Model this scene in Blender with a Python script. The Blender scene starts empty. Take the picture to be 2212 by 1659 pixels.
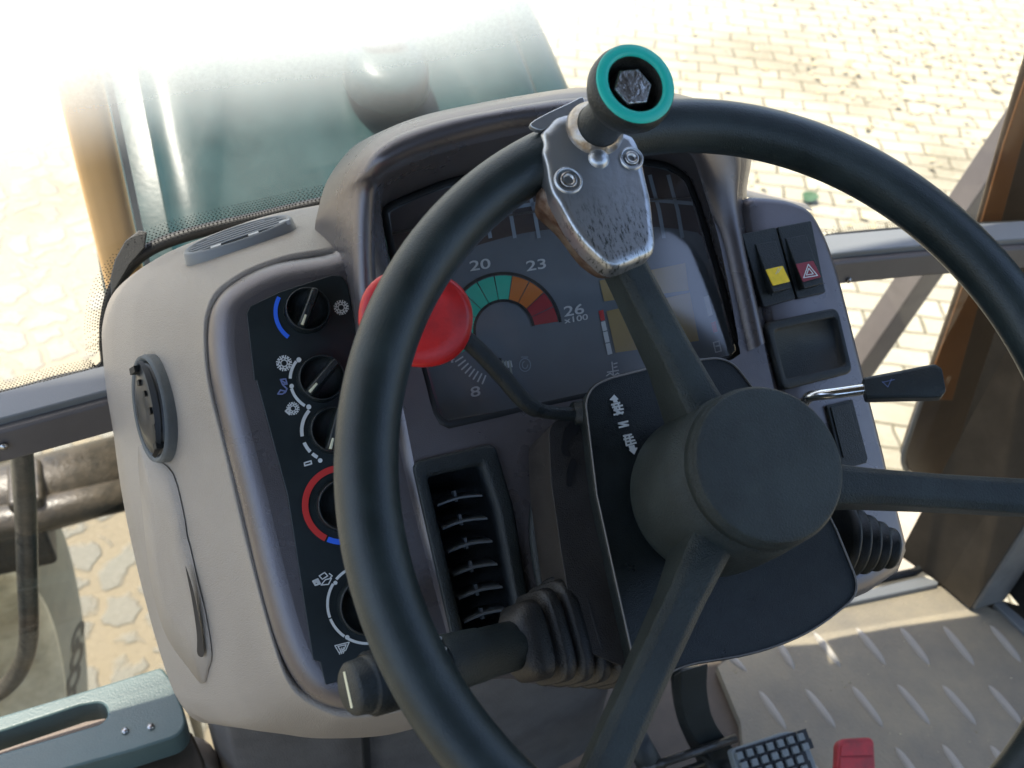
import bpy, math, random
from math import sin, cos, pi, radians as rad
from mathutils import Vector as V, Matrix
random.seed(4)
scn = bpy.context.scene
# ------------------------------------------------------------------ camera, world, sun, exposure
NC = V((.2295, .3005, .9258)).normalized()                 # steering wheel axis, seen from the camera
XC = V((.98, .19, -(.98*NC.x+.19*NC.y)/NC.z)).normalized()  # cab's left-right axis
VC = NC.cross(XC)
t30 = rad(30)                                              # the wheel lies 30 degrees off level
YC = cos(t30)*VC - sin(t30)*NC
ZC = cos(t30)*NC + sin(t30)*VC
RM = Matrix((XC, YC, ZC))                                  # camera -> world rotation
WH = V((0, 0, 2.02))                                       # centre of the steering wheel, ground at z=0
CAM = WH - RM @ V((.129, -.045, -.5444))
FOC = 2240/2212*36
cam = bpy.data.cameras.new('camera'); cam.lens = FOC; cam.sensor_width = 36; cam.clip_start = .02; cam.clip_end = 500
co = bpy.data.objects.new('camera', cam); scn.collection.objects.link(co)
co.matrix_world = Matrix.Translation(CAM) @ RM.to_4x4(); scn.camera = co
cam.dof.use_dof = True; cam.dof.focus_distance = .66; cam.dof.aperture_fstop = 11

SUN_EL, SUN_AZ = rad(72), rad(-40)                          # azimuth from +y (ahead), minus = left
sd = V((sin(SUN_AZ)*cos(SUN_EL), cos(SUN_AZ)*cos(SUN_EL), sin(SUN_EL)))
w = bpy.data.worlds.new('World'); scn.world = w; w.use_nodes = True
nt = w.node_tree; bg = nt.nodes['Background']; sk = nt.nodes.new('ShaderNodeTexSky')
sk.sky_type = 'NISHITA'; sk.sun_disc = False; sk.sun_elevation = SUN_EL; sk.sun_rotation = SUN_AZ; sk.dust_density = 2.5
nt.links.new(sk.outputs[0], bg.inputs[0]); bg.inputs[1].default_value = .15
sl = bpy.data.lights.new('sun', 'SUN'); sl.energy = 4.2; sl.angle = rad(.5); sl.color = (1, .93, .80)
so = bpy.data.objects.new('sun', sl); scn.collection.objects.link(so)
so.rotation_euler = (-sd).to_track_quat('-Z', 'Y').to_euler()
scn.view_settings.view_transform = 'Standard'; scn.view_settings.look = 'None'
scn.view_settings.exposure = 1.65; scn.view_settings.gamma = 1
scn.cycles.max_bounces = 10; scn.cycles.transparent_max_bounces = 12; scn.cycles.sample_clamp_indirect = 6

# ------------------------------------------------------------------ geometry helpers
ZUP = V((0, 0, 1))
class Frame:
    """a plane of the place: origin, right axis, up axis, normal"""
    def __init__(s, o, n, x=V((1, 0, 0))):
        s.o = V(o); s.n = V(n).normalized(); s.x = V(x).normalized(); s.y = s.n.cross(s.x).normalized()
    def at(s, px, py, h=0):                    # photo measurement (2212 wide) -> point on this plane
        d = RM @ V(((px-1106)/2240, (829.5-py)/2240, -1))
        o = s.o + s.n*h
        return CAM + d*((o-CAM).dot(s.n)/d.dot(s.n))
    def uv(s, u, v, h=0): return s.o + s.x*u + s.y*v + s.n*h
WHEEL = Frame(WH, RM @ NC)
pn = V((.277, .126, .95)); pn = (pn - pn.dot(XC)*XC).normalized()
PAN = Frame(CAM + RM @ (pn*-.648), RM @ pn)
FLOOR = Frame((0, 0, 1.3), ZUP); GND = Frame((0, 0, 0), ZUP)
def lvl(z): return Frame((0, 0, z), ZUP)
def yfr(y): return Frame((0, y, 0), (0, -1, 0))
def xfr(x): return Frame((x, 0, 0), (-1, 0, 0), (0, -1, 0))

def catmull(p, n=6, closed=False):
    p = [V(q) for q in p]; N = len(p); out = []
    for i in range(N if closed else N-1):
        if closed: a, b, c, d = p[i-1], p[i], p[(i+1) % N], p[(i+2) % N]
        else: a, b, c, d = p[max(i-1, 0)], p[i], p[i+1], p[min(i+2, N-1)]
        for k in range(n):
            t = k/n
            out.append(.5*((2*b)+(c-a)*t+(2*a-5*b+4*c-d)*t*t+(3*b-a-3*c+d)*t**3))
    if not closed: out.append(p[-1])
    return out
def rnd(p, r, n=4):
    """round the corners of a closed 2d/3d outline; r one number or one per corner"""
    out = []; N = len(p)
    for i in range(N):
        rr = r[i] if isinstance(r, (list, tuple)) else r
        b = V(p[i])
        if rr <= 0: out.append(b); continue
        a, c = V(p[i-1]), V(p[(i+1) % N])
        u, w_ = a-b, c-b
        l = min(rr, u.length*.48, w_.length*.48)
        s, e = b+u.normalized()*l, b+w_.normalized()*l
        for k in range(n+1):
            t = k/n; out.append((1-t)**2*s+2*t*(1-t)*b+t*t*e)
    return out
class MB:
    def __init__(s): s.v = []; s.f = []; s.sm = []; s.mi = []; s.cm = 0
    def add(s, vs, fs, smooth=True):
        o = len(s.v); s.v += [V(q) for q in vs]
        for f in fs: s.f.append([i+o for i in f]); s.sm.append(smooth); s.mi.append(s.cm)
        return s
    def loft(s, rings, closed=True, caps=(False, False), smooth=True, loop=False):
        n = len(rings[0]); vs = [q for r in rings for q in r]; fs = []
        M = len(rings)
        for i in range(M if loop else M-1):
            j2 = (i+1) % M
            for j in range(n if closed else n-1):
                k = (j+1) % n
                fs.append([i*n+j, i*n+k, j2*n+k, j2*n+j])
        if caps[0]: fs.append(list(range(n))[::-1])
        if caps[1]: fs.append([(M-1)*n+j for j in range(n)])
        return s.add(vs, fs, smooth)
    def prism(s, pts, n, d, smooth=False):
        """solid: outline pts, going down along -n by d"""
        a = [V(p) for p in pts]; b = [p-n*d for p in a]
        N = len(a)
        fs = [list(range(N)), [N+i for i in range(N)][::-1]]
        fs += [[i, N+i, N+(i+1) % N, (i+1) % N][::-1] for i in range(N)]
        return s.add(a+b, fs, smooth)
    def cap(s, outer, holes, fr):
        """flat face with openings, in the plane of fr"""
        from mathutils.geometry import delaunay_2d_cdt
        co_, ed = [], []
        h = sum((p-fr.o).dot(fr.n) for p in outer)/len(outer)
        for l in [outer]+list(holes):
            o0 = len(co_); n_ = len(l)
            co_ += [V(((p-fr.o).dot(fr.x), (p-fr.o).dot(fr.y))) for p in l]; ed += [(o0+i, o0+(i+1) % n_) for i in range(n_)]
        vs, _, fs = delaunay_2d_cdt(co_, ed, [], 0, 1e-6)[:3]
        rings_ = []; o0 = 0
        for l in [outer]+list(holes): rings_.append(co_[o0:o0+len(l)]); o0 += len(l)
        def inside(q, ring):
            c = False
            for i in range(len(ring)):
                a, b = ring[i-1], ring[i]
                if (a.y > q.y) != (b.y > q.y) and q.x < (b.x-a.x)*(q.y-a.y)/(b.y-a.y)+a.x: c = not c
            return c
        keep = []
        for f in fs:
            q = sum((V(vs[i]) for i in f), V((0, 0)))/len(f)
            if inside(q, rings_[0]) and not any(inside(q, r) for r in rings_[1:]): keep.append(f)
        fs = keep
        return s.add([fr.uv(v.x, v.y, h) for v in vs], [list(f) for f in fs], False)
    def face(s, pts): return s.add(pts, [list(range(len(pts)))], False)
    def tube(s, pts, r, seg=14, caps=True, squash=1.0, up=None):
        pts = [V(p) for p in pts]; N = len(pts)
        rr = r if isinstance(r, (list, tuple)) else [r]*N
        rings = []; prev = None
        for i in range(N):
            t = (pts[min(i+1, N-1)]-pts[max(i-1, 0)]).normalized()
            if prev is None:
                a = V(up) if up is not None else (ZUP if abs(t.z) < .9 else V((1, 0, 0)))
            else: a = prev
            a = (a-a.dot(t)*t).normalized(); prev = a; b = t.cross(a)
            rings.append([pts[i]+(a*cos(2*pi*k/seg)*squash+b*sin(2*pi*k/seg))*rr[i] for k in range(seg)])
        return s.loft(rings, True, (caps, caps))
    def lathe(s, prof, c, ax, seg=48, x=None, caps=(True, True), sx=1, sy=1):
        ax = V(ax).normalized(); x = V(x) if x is not None else (V((1, 0, 0)) if abs(ax.x) < .9 else V((0, 1, 0)))
        x = (x-x.dot(ax)*ax).normalized(); y = ax.cross(x)
        rings = [[V(c)+ax*h+(x*cos(2*pi*k/seg)*sx+y*sin(2*pi*k/seg)*sy)*max(r, 1e-5) for k in range(seg)] for r, h in prof]
        return s.loft(rings, True, caps)
    def box(s, c, sz, ax=None):
        ax = ax or (V((1, 0, 0)), V((0, 1, 0)), V((0, 0, 1)))
        vs = [V(c)+ax[0]*sz[0]/2*i+ax[1]*sz[1]/2*j+ax[2]*sz[2]/2*k for i in (-1, 1) for j in (-1, 1) for k in (-1, 1)]
        return s.add(vs, [[0, 1, 3, 2], [4, 6, 7, 5], [0, 4, 5, 1], [2, 3, 7, 6], [0, 2, 6, 4], [1, 5, 7, 3]], False)
def rootloc(p):
    while p.parent: p = p.parent
    return p.location
def obj(name, mb, mat, parent=None, bevel=0, seg=3, sub=0, weld=False, auto=None, normals=True):
    o_ = rootloc(parent) if parent else sum(mb.v, V((0, 0, 0)))/len(mb.v)
    me = bpy.data.meshes.new(name)
    me.from_pydata([tuple(q-o_) for q in mb.v], [], mb.f); me.update()
    for p, sm, mi in zip(me.polygons, mb.sm, mb.mi): p.use_smooth = sm; p.material_index = mi
    import bmesh
    if normals:
        bm = bmesh.new(); bm.from_mesh(me)
        if weld: bmesh.ops.remove_doubles(bm, verts=bm.verts, dist=1e-5)
        bmesh.ops.recalc_face_normals(bm, faces=bm.faces); bm.to_mesh(me); bm.free()
    for m_ in (mat if isinstance(mat, (list, tuple)) else [mat]): me.materials.append(m_)
    o = bpy.data.objects.new(name, me); scn.collection.objects.link(o)
    if parent: o.parent = parent
    else: o.location = o_
    if bevel:
        b = o.modifiers.new('bevel', 'BEVEL'); b.width = bevel; b.segments = seg; b.limit_method = 'ANGLE'; b.angle_limit = rad(40)
        b.harden_normals = True
        for p in me.polygons: p.use_smooth = True
    if sub:
        b = o.modifiers.new('sub', 'SUBSURF'); b.levels = b.render_levels = sub
    return o
def thing(name, label, cat, loc, group=None):
    o = bpy.data.objects.new(name, None); scn.collection.objects.link(o); o.location = V(loc); o.empty_display_size = .05
    return tag(o, label, cat, group)
def tag(o, label, cat, group=None):
    o['label'] = label; o['category'] = cat
    if group: o['group'] = group
    return o
def lab(o, label): o['label'] = label; return o
def struct(o): o['kind'] = 'structure'; return o
# ------------------------------------------------------------------ material helpers
def mat(name, col, rough=.5, metal=0, bump=0, bscale=900, var=0, vscale=30, spec=.5, coat=0, trans=0, ior=1.45, vcol=None, rvar=0, vdetail=4):
    m = bpy.data.materials.new(name); m.use_nodes = True; N = m.node_tree.nodes; L = m.node_tree.links
    b = N['Principled BSDF']; b.inputs['Base Color'].default_value = (*col, 1); b.inputs['Roughness'].default_value = rough
    b.inputs['Metallic'].default_value = metal; b.inputs['Specular IOR Level'].default_value = spec; b.inputs['Coat Weight'].default_value = coat
    b.inputs['Coat Roughness'].default_value = .12
    b.inputs['Transmission Weight'].default_value = trans; b.inputs['IOR'].default_value = ior
    tc = N.new('ShaderNodeTexCoord')
    if bump:
        n1 = N.new('ShaderNodeTexNoise'); n1.inputs['Scale'].default_value = bscale; n1.inputs['Detail'].default_value = 3
        bp = N.new('ShaderNodeBump'); bp.inputs['Strength'].default_value = bump; bp.inputs['Distance'].default_value = .001
        L.new(tc.outputs['Object'], n1.inputs['Vector']); L.new(n1.outputs[0], bp.inputs['Height']); L.new(bp.outputs[0], b.inputs['Normal'])
    if var or rvar:
        n2 = N.new('ShaderNodeTexNoise'); n2.inputs['Scale'].default_value = vscale; n2.inputs['Detail'].default_value = vdetail; n2.inputs['Roughness'].default_value = .65
        L.new(tc.outputs['Object'], n2.inputs['Vector'])
        if var:
            cr = N.new('ShaderNodeMapRange'); cr.inputs['From Min'].default_value = .35; cr.inputs['From Max'].default_value = .7
            mx = N.new('ShaderNodeMix'); mx.data_type = 'RGBA'; mx.inputs['A'].default_value = (*col, 1)
            v2 = vcol or tuple(min(1, c*(1+var)+.01*var) for c in col); mx.inputs['B'].default_value = (*v2, 1)
            L.new(n2.outputs[0], cr.inputs['Value']); L.new(cr.outputs[0], mx.inputs['Factor']); L.new(mx.outputs['Result'], b.inputs['Base Color'])
        if rvar:
            r2 = N.new('ShaderNodeMapRange'); r2.inputs['To Min'].default_value = max(.02, rough-rvar); r2.inputs['To Max'].default_value = min(1, rough+rvar)
            L.new(n2.outputs[0], r2.inputs['Value']); L.new(r2.outputs[0], b.inputs['Roughness'])
    return m
M = {}
M['rim'] = mat('rim_rubber', (.011, .017, .0165), .33, bump=.3, bscale=1200, var=.9, vscale=16, vdetail=9, rvar=.12)
M['black'] = mat('black_plastic', (.010, .014, .014), .42, bump=.6, bscale=1100, var=.5, vscale=25, rvar=.06)
M['black2'] = mat('black_plate', (.004, .007, .007), .30, bump=.5, bscale=1500, var=.6, vscale=60, rvar=.08)
M['hub'] = mat('hub_plastic', (.011, .017, .016), .46, bump=.9, bscale=1100, var=.9, vscale=24, vdetail=9, rvar=.10)
M['boot'] = mat('boot_rubber', (.012, .013, .013), .42, bump=.6, bscale=900, var=.8, vscale=40, vcol=(.028, .024, .02))
M['brownblk'] = mat('worn_black', (.017, .0145, .0125), .55, bump=.6, bscale=1300, var=.6, vscale=40)
M['purple'] = mat('grey_violet_plastic', (.14, .128, .13), .28, metal=.6, bump=.22, bscale=1500, var=.15, vscale=18, rvar=.05)
M['beige'] = mat('beige_plastic', (.285, .248, .205), .42, bump=.7, bscale=1100, var=.18, vscale=9, vdetail=9, rvar=.08)
M['panel'] = mat('dark_control_plate', (.010, .015, .016), .35, bump=.08, bscale=2200, var=.4, vscale=20)
M['white'] = mat('white_print', (.62, .64, .62), .5)
M['blue'] = mat('blue_print', (.03, .14, .75), .5)
M['bluegrey'] = mat('blue_grey_print', (.16, .2, .38), .5)
M['redp'] = mat('red_print', (.55, .03, .025), .5)
M['green'] = mat('green_print', (.03, .50, .33), .5)
M['orangep'] = mat('orange_print', (.62, .17, .02), .5)
M['redseg'] = mat('red_segment', (.36, .025, .03), .5)
M['olive'] = mat('olive_display', (.34, .24, .085), .4, var=.1)
M['face'] = mat('instrument_face', (.125, .145, .16), .5, bump=.05, bscale=3000, var=.25, vscale=10)
M['facepale'] = mat('instrument_pale', (.26, .31, .35), .5)
M['brownseg'] = mat('unlit_lamp_brown', (.062, .046, .042), .4)
M['red'] = mat('red_lever_plastic', (.62, .022, .020), .32, var=.25, vscale=60, vcol=(.42, .02, .02), bump=.1, bscale=700)
M['teal'] = mat('teal_plastic', (.02, .50, .40), .4, var=.1)
M['yellow'] = mat('yellow_plastic', (.80, .55, .01), .35, var=.2, vscale=200)
M['redsw'] = mat('red_switch', (.22, .02, .03), .35)
M['chrome'] = mat('chrome', (.75, .75, .74), .18, metal=1)
M['bolt'] = mat('bolt_steel', (.62, .62, .60), .3, metal=1, bump=.5, bscale=400, var=.3, vscale=200, vcol=(.25, .2, .16))
M['slat'] = mat('vent_slat', (.10, .115, .125), .3)
M['void'] = mat('vent_depth', (.004, .004, .005), .8)
M['mat'] = mat('floor_mat', (.26, .225, .155), .85, bump=1, bscale=260, var=.5, vscale=9, vcol=(.165, .15, .12), vdetail=12)
M['carpet'] = mat('dark_cover', (.085, .078, .070), .9, bump=1, bscale=700, var=.35, vscale=25)
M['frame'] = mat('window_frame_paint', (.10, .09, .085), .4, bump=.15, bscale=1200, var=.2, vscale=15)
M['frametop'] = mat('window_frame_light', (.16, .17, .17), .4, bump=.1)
M['seal'] = mat('rubber_seal', (.008, .009, .009), .55, bump=.2)
M['sealgrey'] = mat('dusty_seal', (.09, .095, .09), .6, bump=.4, bscale=600, var=.4)
M['oil'] = mat('oily_metal', (.02, .018, .014), .42, metal=0, bump=1, bscale=150, var=.8, vscale=45, vcol=(.055, .045, .032), vdetail=9, rvar=.15)
M['rod'] = mat('black_rod', (.02, .02, .018), .28, bump=1, bscale=180, var=.5, vscale=80, vcol=(.06, .055, .045))
M['tyre'] = mat('dusty_tyre', (.29, .27, .20), .8, bump=.8, bscale=90, var=.3, vscale=14, vcol=(.22, .21, .165))
M['tyretxt'] = mat('tyre_lettering', (.045, .045, .04), .6)
M['fender'] = mat('yellow_cream_paint', (.62, .57, .42), .5, bump=.4, var=.4, vscale=9, vcol=(.3, .27, .19))
M['tealpl'] = mat('grey_green_moulding', (.07, .105, .098), .38, bump=.3, bscale=500, var=.25, vscale=9, rvar=.08)
M['ochre'] = mat('ochre_glow', (.62, .36, .13), .5, var=.2, vscale=6)
M['brown'] = mat('brown_pillar', (.085, .055, .032), .4, bump=.2, var=.5, vscale=12, rvar=.1)
M['orangep2'] = mat('orange_brown', (.26, .11, .035), .4, var=.25, vscale=10)
M['steel'] = mat('grey_metal_strip', (.20, .20, .19), .42, metal=.4, bump=.3, bscale=500, var=.3, vscale=30)
M['darkpan'] = mat('dark_brown_panel', (.045, .034, .022), .5, bump=.4, var=.5, vscale=20)
M['pad'] = mat('grey_rubber_pad', (.15, .17, .17), .7, bump=.4, var=.2)
M['redpad'] = mat('red_pedal', (.42, .03, .035), .5, bump=.3, var=.3, vscale=60, vcol=(.2, .03, .03))
M['leaf'] = mat('green_leaf', (.02, .05, .018), .5, var=.5, vscale=40)

# cast aluminium, scuffed and rusty
def alu():
    m = mat('cast_aluminium', (.50, .51, .52), .36, metal=.9, bump=.15, bscale=250)
    N = m.node_tree.nodes; L = m.node_tree.links; b = N['Principled BSDF']; tc = N['Texture Coordinate']
    a = N.new('ShaderNodeTexNoise'); a.inputs['Scale'].default_value = 45; a.inputs['Detail'].default_value = 6; a.inputs['Roughness'].default_value = .7
    mp = N.new('ShaderNodeMapping'); mp.inputs['Scale'].default_value = (4, 1, 1); mp.inputs['Rotation'].default_value = (.3, .2, .9)
    s = N.new('ShaderNodeTexNoise'); s.inputs['Scale'].default_value = 160; s.inputs['Detail'].default_value = 5; s.inputs['Roughness'].default_value = .8
    L.new(tc.outputs['Object'], mp.inputs['Vector']); L.new(mp.outputs[0], s.inputs['Vector']); L.new(tc.outputs['Object'], a.inputs['Vector'])
    # scuffs only at the lower, handled end of the casting
    sx = N.new('ShaderNodeSeparateXYZ'); L.new(tc.outputs['Object'], sx.inputs[0])
    lo = N.new('ShaderNodeMapRange'); lo.inputs['From Min'].default_value = .002; lo.inputs['From Max'].default_value = -.022
    L.new(sx.outputs['Y'], lo.inputs['Value'])
    th = N.new('ShaderNodeMapRange'); th.inputs['From Min'].default_value = .52; th.inputs['From Max'].default_value = .60
    L.new(s.outputs[0], th.inputs['Value'])
    mu = N.new('ShaderNodeMath'); mu.operation = 'MULTIPLY'; L.new(lo.outputs[0], mu.inputs[0]); L.new(th.outputs[0], mu.inputs[1])
    mx = N.new('ShaderNodeMix'); mx.data_type = 'RGBA'; mx.inputs['A'].default_value = (.50, .515, .53, 1); mx.inputs['B'].default_value = (.10, .11, .10, 1)
    L.new(mu.outputs[0], mx.inputs['Factor']); L.new(mx.outputs['Result'], b.inputs['Base Color'])
    return m
M['alu'] = alu()
M['rust'] = mat('rusty_steel', (.13, .065, .038), .55, metal=.5, bump=.8, bscale=300, var=.9, vscale=110, vcol=(.32, .25, .19))
M['collar'] = mat('worn_collar', (.55, .53, .50), .3, metal=.9, bump=.5, bscale=300, var=.4, vscale=60, vcol=(.3, .24, .18))

def ground_mat():
    m = bpy.data.materials.new('paving'); m.use_nodes = True; N = m.node_tree.nodes; L = m.node_tree.links
    b = N['Principled BSDF']; b.inputs['Roughness'].default_value = .9
    tc = N.new('ShaderNodeTexCoord')
    dist = N.new('ShaderNodeTexNoise'); dist.inputs['Scale'].default_value = 3.5; dist.inputs['Detail'].default_value = 3
    L.new(tc.outputs['Object'], dist.inputs['Vector'])
    add = N.new('ShaderNodeMixRGB'); add.blend_type = 'LINEAR_LIGHT'; add.inputs['Fac'].default_value = .035
    L.new(tc.outputs['Object'], add.inputs[1]); L.new(dist.outputs['Color'], add.inputs[2])
    mp = N.new('ShaderNodeMapping'); mp.inputs['Rotation'].default_value = (0, 0, rad(24)); L.new(add.outputs[0], mp.inputs['Vector'])
    br = N.new('ShaderNodeTexBrick'); br.inputs['Scale'].default_value = 1; br.inputs['Brick Width'].default_value = .21; br.inputs['Row Height'].default_value = .105
    br.inputs['Mortar Size'].default_value = .006; br.inputs['Mortar Smooth'].default_value = .6; br.inputs['Bias'].default_value = 0
    br.inputs['Color1'].default_value = (.30, .275, .20, 1); br.inputs['Color2'].default_value = (.37, .34, .25, 1); br.inputs['Mortar'].default_value = (.10, .085, .045, 1)
    L.new(mp.outputs[0], br.inputs['Vector'])
    # rough cobbles in sand on the left of the yard
    vo = N.new('ShaderNodeTexVoronoi'); vo.feature = 'DISTANCE_TO_EDGE'; vo.inputs['Scale'].default_value = 8.5; vo.inputs['Randomness'].default_value = .85
    d2 = N.new('ShaderNodeMixRGB'); d2.blend_type = 'LINEAR_LIGHT'; d2.inputs['Fac'].default_value = .05
    n4 = N.new('ShaderNodeTexNoise'); n4.inputs['Scale'].default_value = 9; n4.inputs['Detail'].default_value = 4
    L.new(tc.outputs['Object'], n4.inputs['Vector']); L.new(tc.outputs['Object'], d2.inputs[1]); L.new(n4.outputs['Color'], d2.inputs[2]); L.new(d2.outputs[0], vo.inputs['Vector'])
    vr = N.new('ShaderNodeMapRange'); vr.inputs['From Min'].default_value = .08; vr.inputs['From Max'].default_value = .16
    L.new(vo.outputs['Distance'], vr.inputs['Value'])
    cm = N.new('ShaderNodeMix'); cm.data_type = 'RGBA'; cm.inputs['A'].default_value = (.33, .29, .205, 1); cm.inputs['B'].default_value = (.30, .285, .235, 1)
    L.new(vr.outputs[0], cm.inputs['Factor'])
    fine = N.new('ShaderNodeTexNoise'); fine.inputs['Scale'].default_value = 60; fine.inputs['Detail'].default_value = 6; fine.inputs['Roughness'].default_value = .75
    L.new(tc.outputs['Object'], fine.inputs['Vector'])
    sep = N.new('ShaderNodeSeparateXYZ'); L.new(tc.outputs['Object'], sep.inputs[0])
    side = N.new('ShaderNodeMapRange'); side.inputs['From Min'].default_value = -.3; side.inputs['From Max'].default_value = .2
    L.new(sep.outputs['X'], side.inputs['Value'])
    c1 = N.new('ShaderNodeMix'); c1.data_type = 'RGBA'; L.new(side.outputs[0], c1.inputs['Factor']); L.new(cm.outputs['Result'], c1.inputs['A']); L.new(br.outputs['Color'], c1.inputs['B'])
    # dirt patches, dark soil and leaf mould
    pat = N.new('ShaderNodeTexNoise'); pat.inputs['Scale'].default_value = 1.1; pat.inputs['Detail'].default_value = 5; L.new(tc.outputs['Object'], pat.inputs['Vector'])
    pr_ = N.new('ShaderNodeMapRange'); pr_.inputs['From Min'].default_value = .54; pr_.inputs['From Max'].default_value = .66; pr_.inputs['To Max'].default_value = .75
    L.new(pat.outputs[0], pr_.inputs['Value'])
    fr = N.new('ShaderNodeMath'); fr.operation = 'MULTIPLY'
    f2 = N.new('ShaderNodeMapRange'); f2.inputs['From Min'].default_value = .35; f2.inputs['From Max'].default_value = .6; L.new(fine.outputs[0], f2.inputs['Value'])
    L.new(pr_.outputs[0], fr.inputs[0]); L.new(f2.outputs[0], fr.inputs[1])
    c2 = N.new('ShaderNodeMix'); c2.data_type = 'RGBA'; c2.inputs['B'].default_value = (.13, .105, .055, 1); L.new(fr.outputs[0], c2.inputs['Factor']); L.new(c1.outputs['Result'], c2.inputs['A'])
    c3 = N.new('ShaderNodeMix'); c3.data_type = 'RGBA'; c3.blend_type = 'MULTIPLY'; c3.inputs['Factor'].default_value = .45
    dy = N.new('ShaderNodeMapRange'); dy.interpolation_type = 'SMOOTHSTEP'; dy.inputs['From Min'].default_value = 1.9; dy.inputs['From Max'].default_value = 2.8; dy.inputs['To Min'].default_value = .8; dy.inputs['To Max'].default_value = 0  # left ground blends to a darker tan near the tractor
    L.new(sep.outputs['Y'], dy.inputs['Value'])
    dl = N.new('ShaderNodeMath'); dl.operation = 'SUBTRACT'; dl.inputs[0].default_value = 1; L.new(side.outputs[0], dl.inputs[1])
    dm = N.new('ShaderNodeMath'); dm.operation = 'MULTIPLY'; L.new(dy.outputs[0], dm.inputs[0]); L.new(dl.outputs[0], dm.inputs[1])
    near_left = N.new('ShaderNodeMix'); near_left.data_type = 'RGBA'; near_left.inputs['A'].default_value = (.145, .118, .070, 1); near_left.inputs['B'].default_value = (.120, .115, .088, 1); L.new(vr.outputs[0], near_left.inputs['Factor'])
    c2b = N.new('ShaderNodeMix'); c2b.data_type = 'RGBA'; L.new(dm.outputs[0], c2b.inputs['Factor']); L.new(c2.outputs['Result'], c2b.inputs['A']); L.new(near_left.outputs['Result'], c2b.inputs['B'])
    L.new(c2b.outputs['Result'], c3.inputs['A']); L.new(fine.outputs[0], c3.inputs['B']); L.new(c3.outputs['Result'], b.inputs['Base Color'])
    hm = N.new('ShaderNodeMix'); hm.data_type = 'RGBA'; L.new(side.outputs[0], hm.inputs['Factor']); L.new(vr.outputs[0], hm.inputs['A'])
    inv = N.new('ShaderNodeInvert'); L.new(br.outputs['Fac'], inv.inputs['Color']); L.new(inv.outputs[0], hm.inputs['B'])
    ad = N.new('ShaderNodeMix'); ad.data_type = 'RGBA'; ad.inputs['Factor'].default_value = .4; L.new(hm.outputs['Result'], ad.inputs['A']); L.new(fine.outputs[0], ad.inputs['B'])
    bp = N.new('ShaderNodeBump'); bp.inputs['Distance'].default_value = .02; bp.inputs['Strength'].default_value = .8
    L.new(ad.outputs['Result'], bp.inputs['Height']); L.new(bp.outputs[0], b.inputs['Normal'])
    return m
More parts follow.
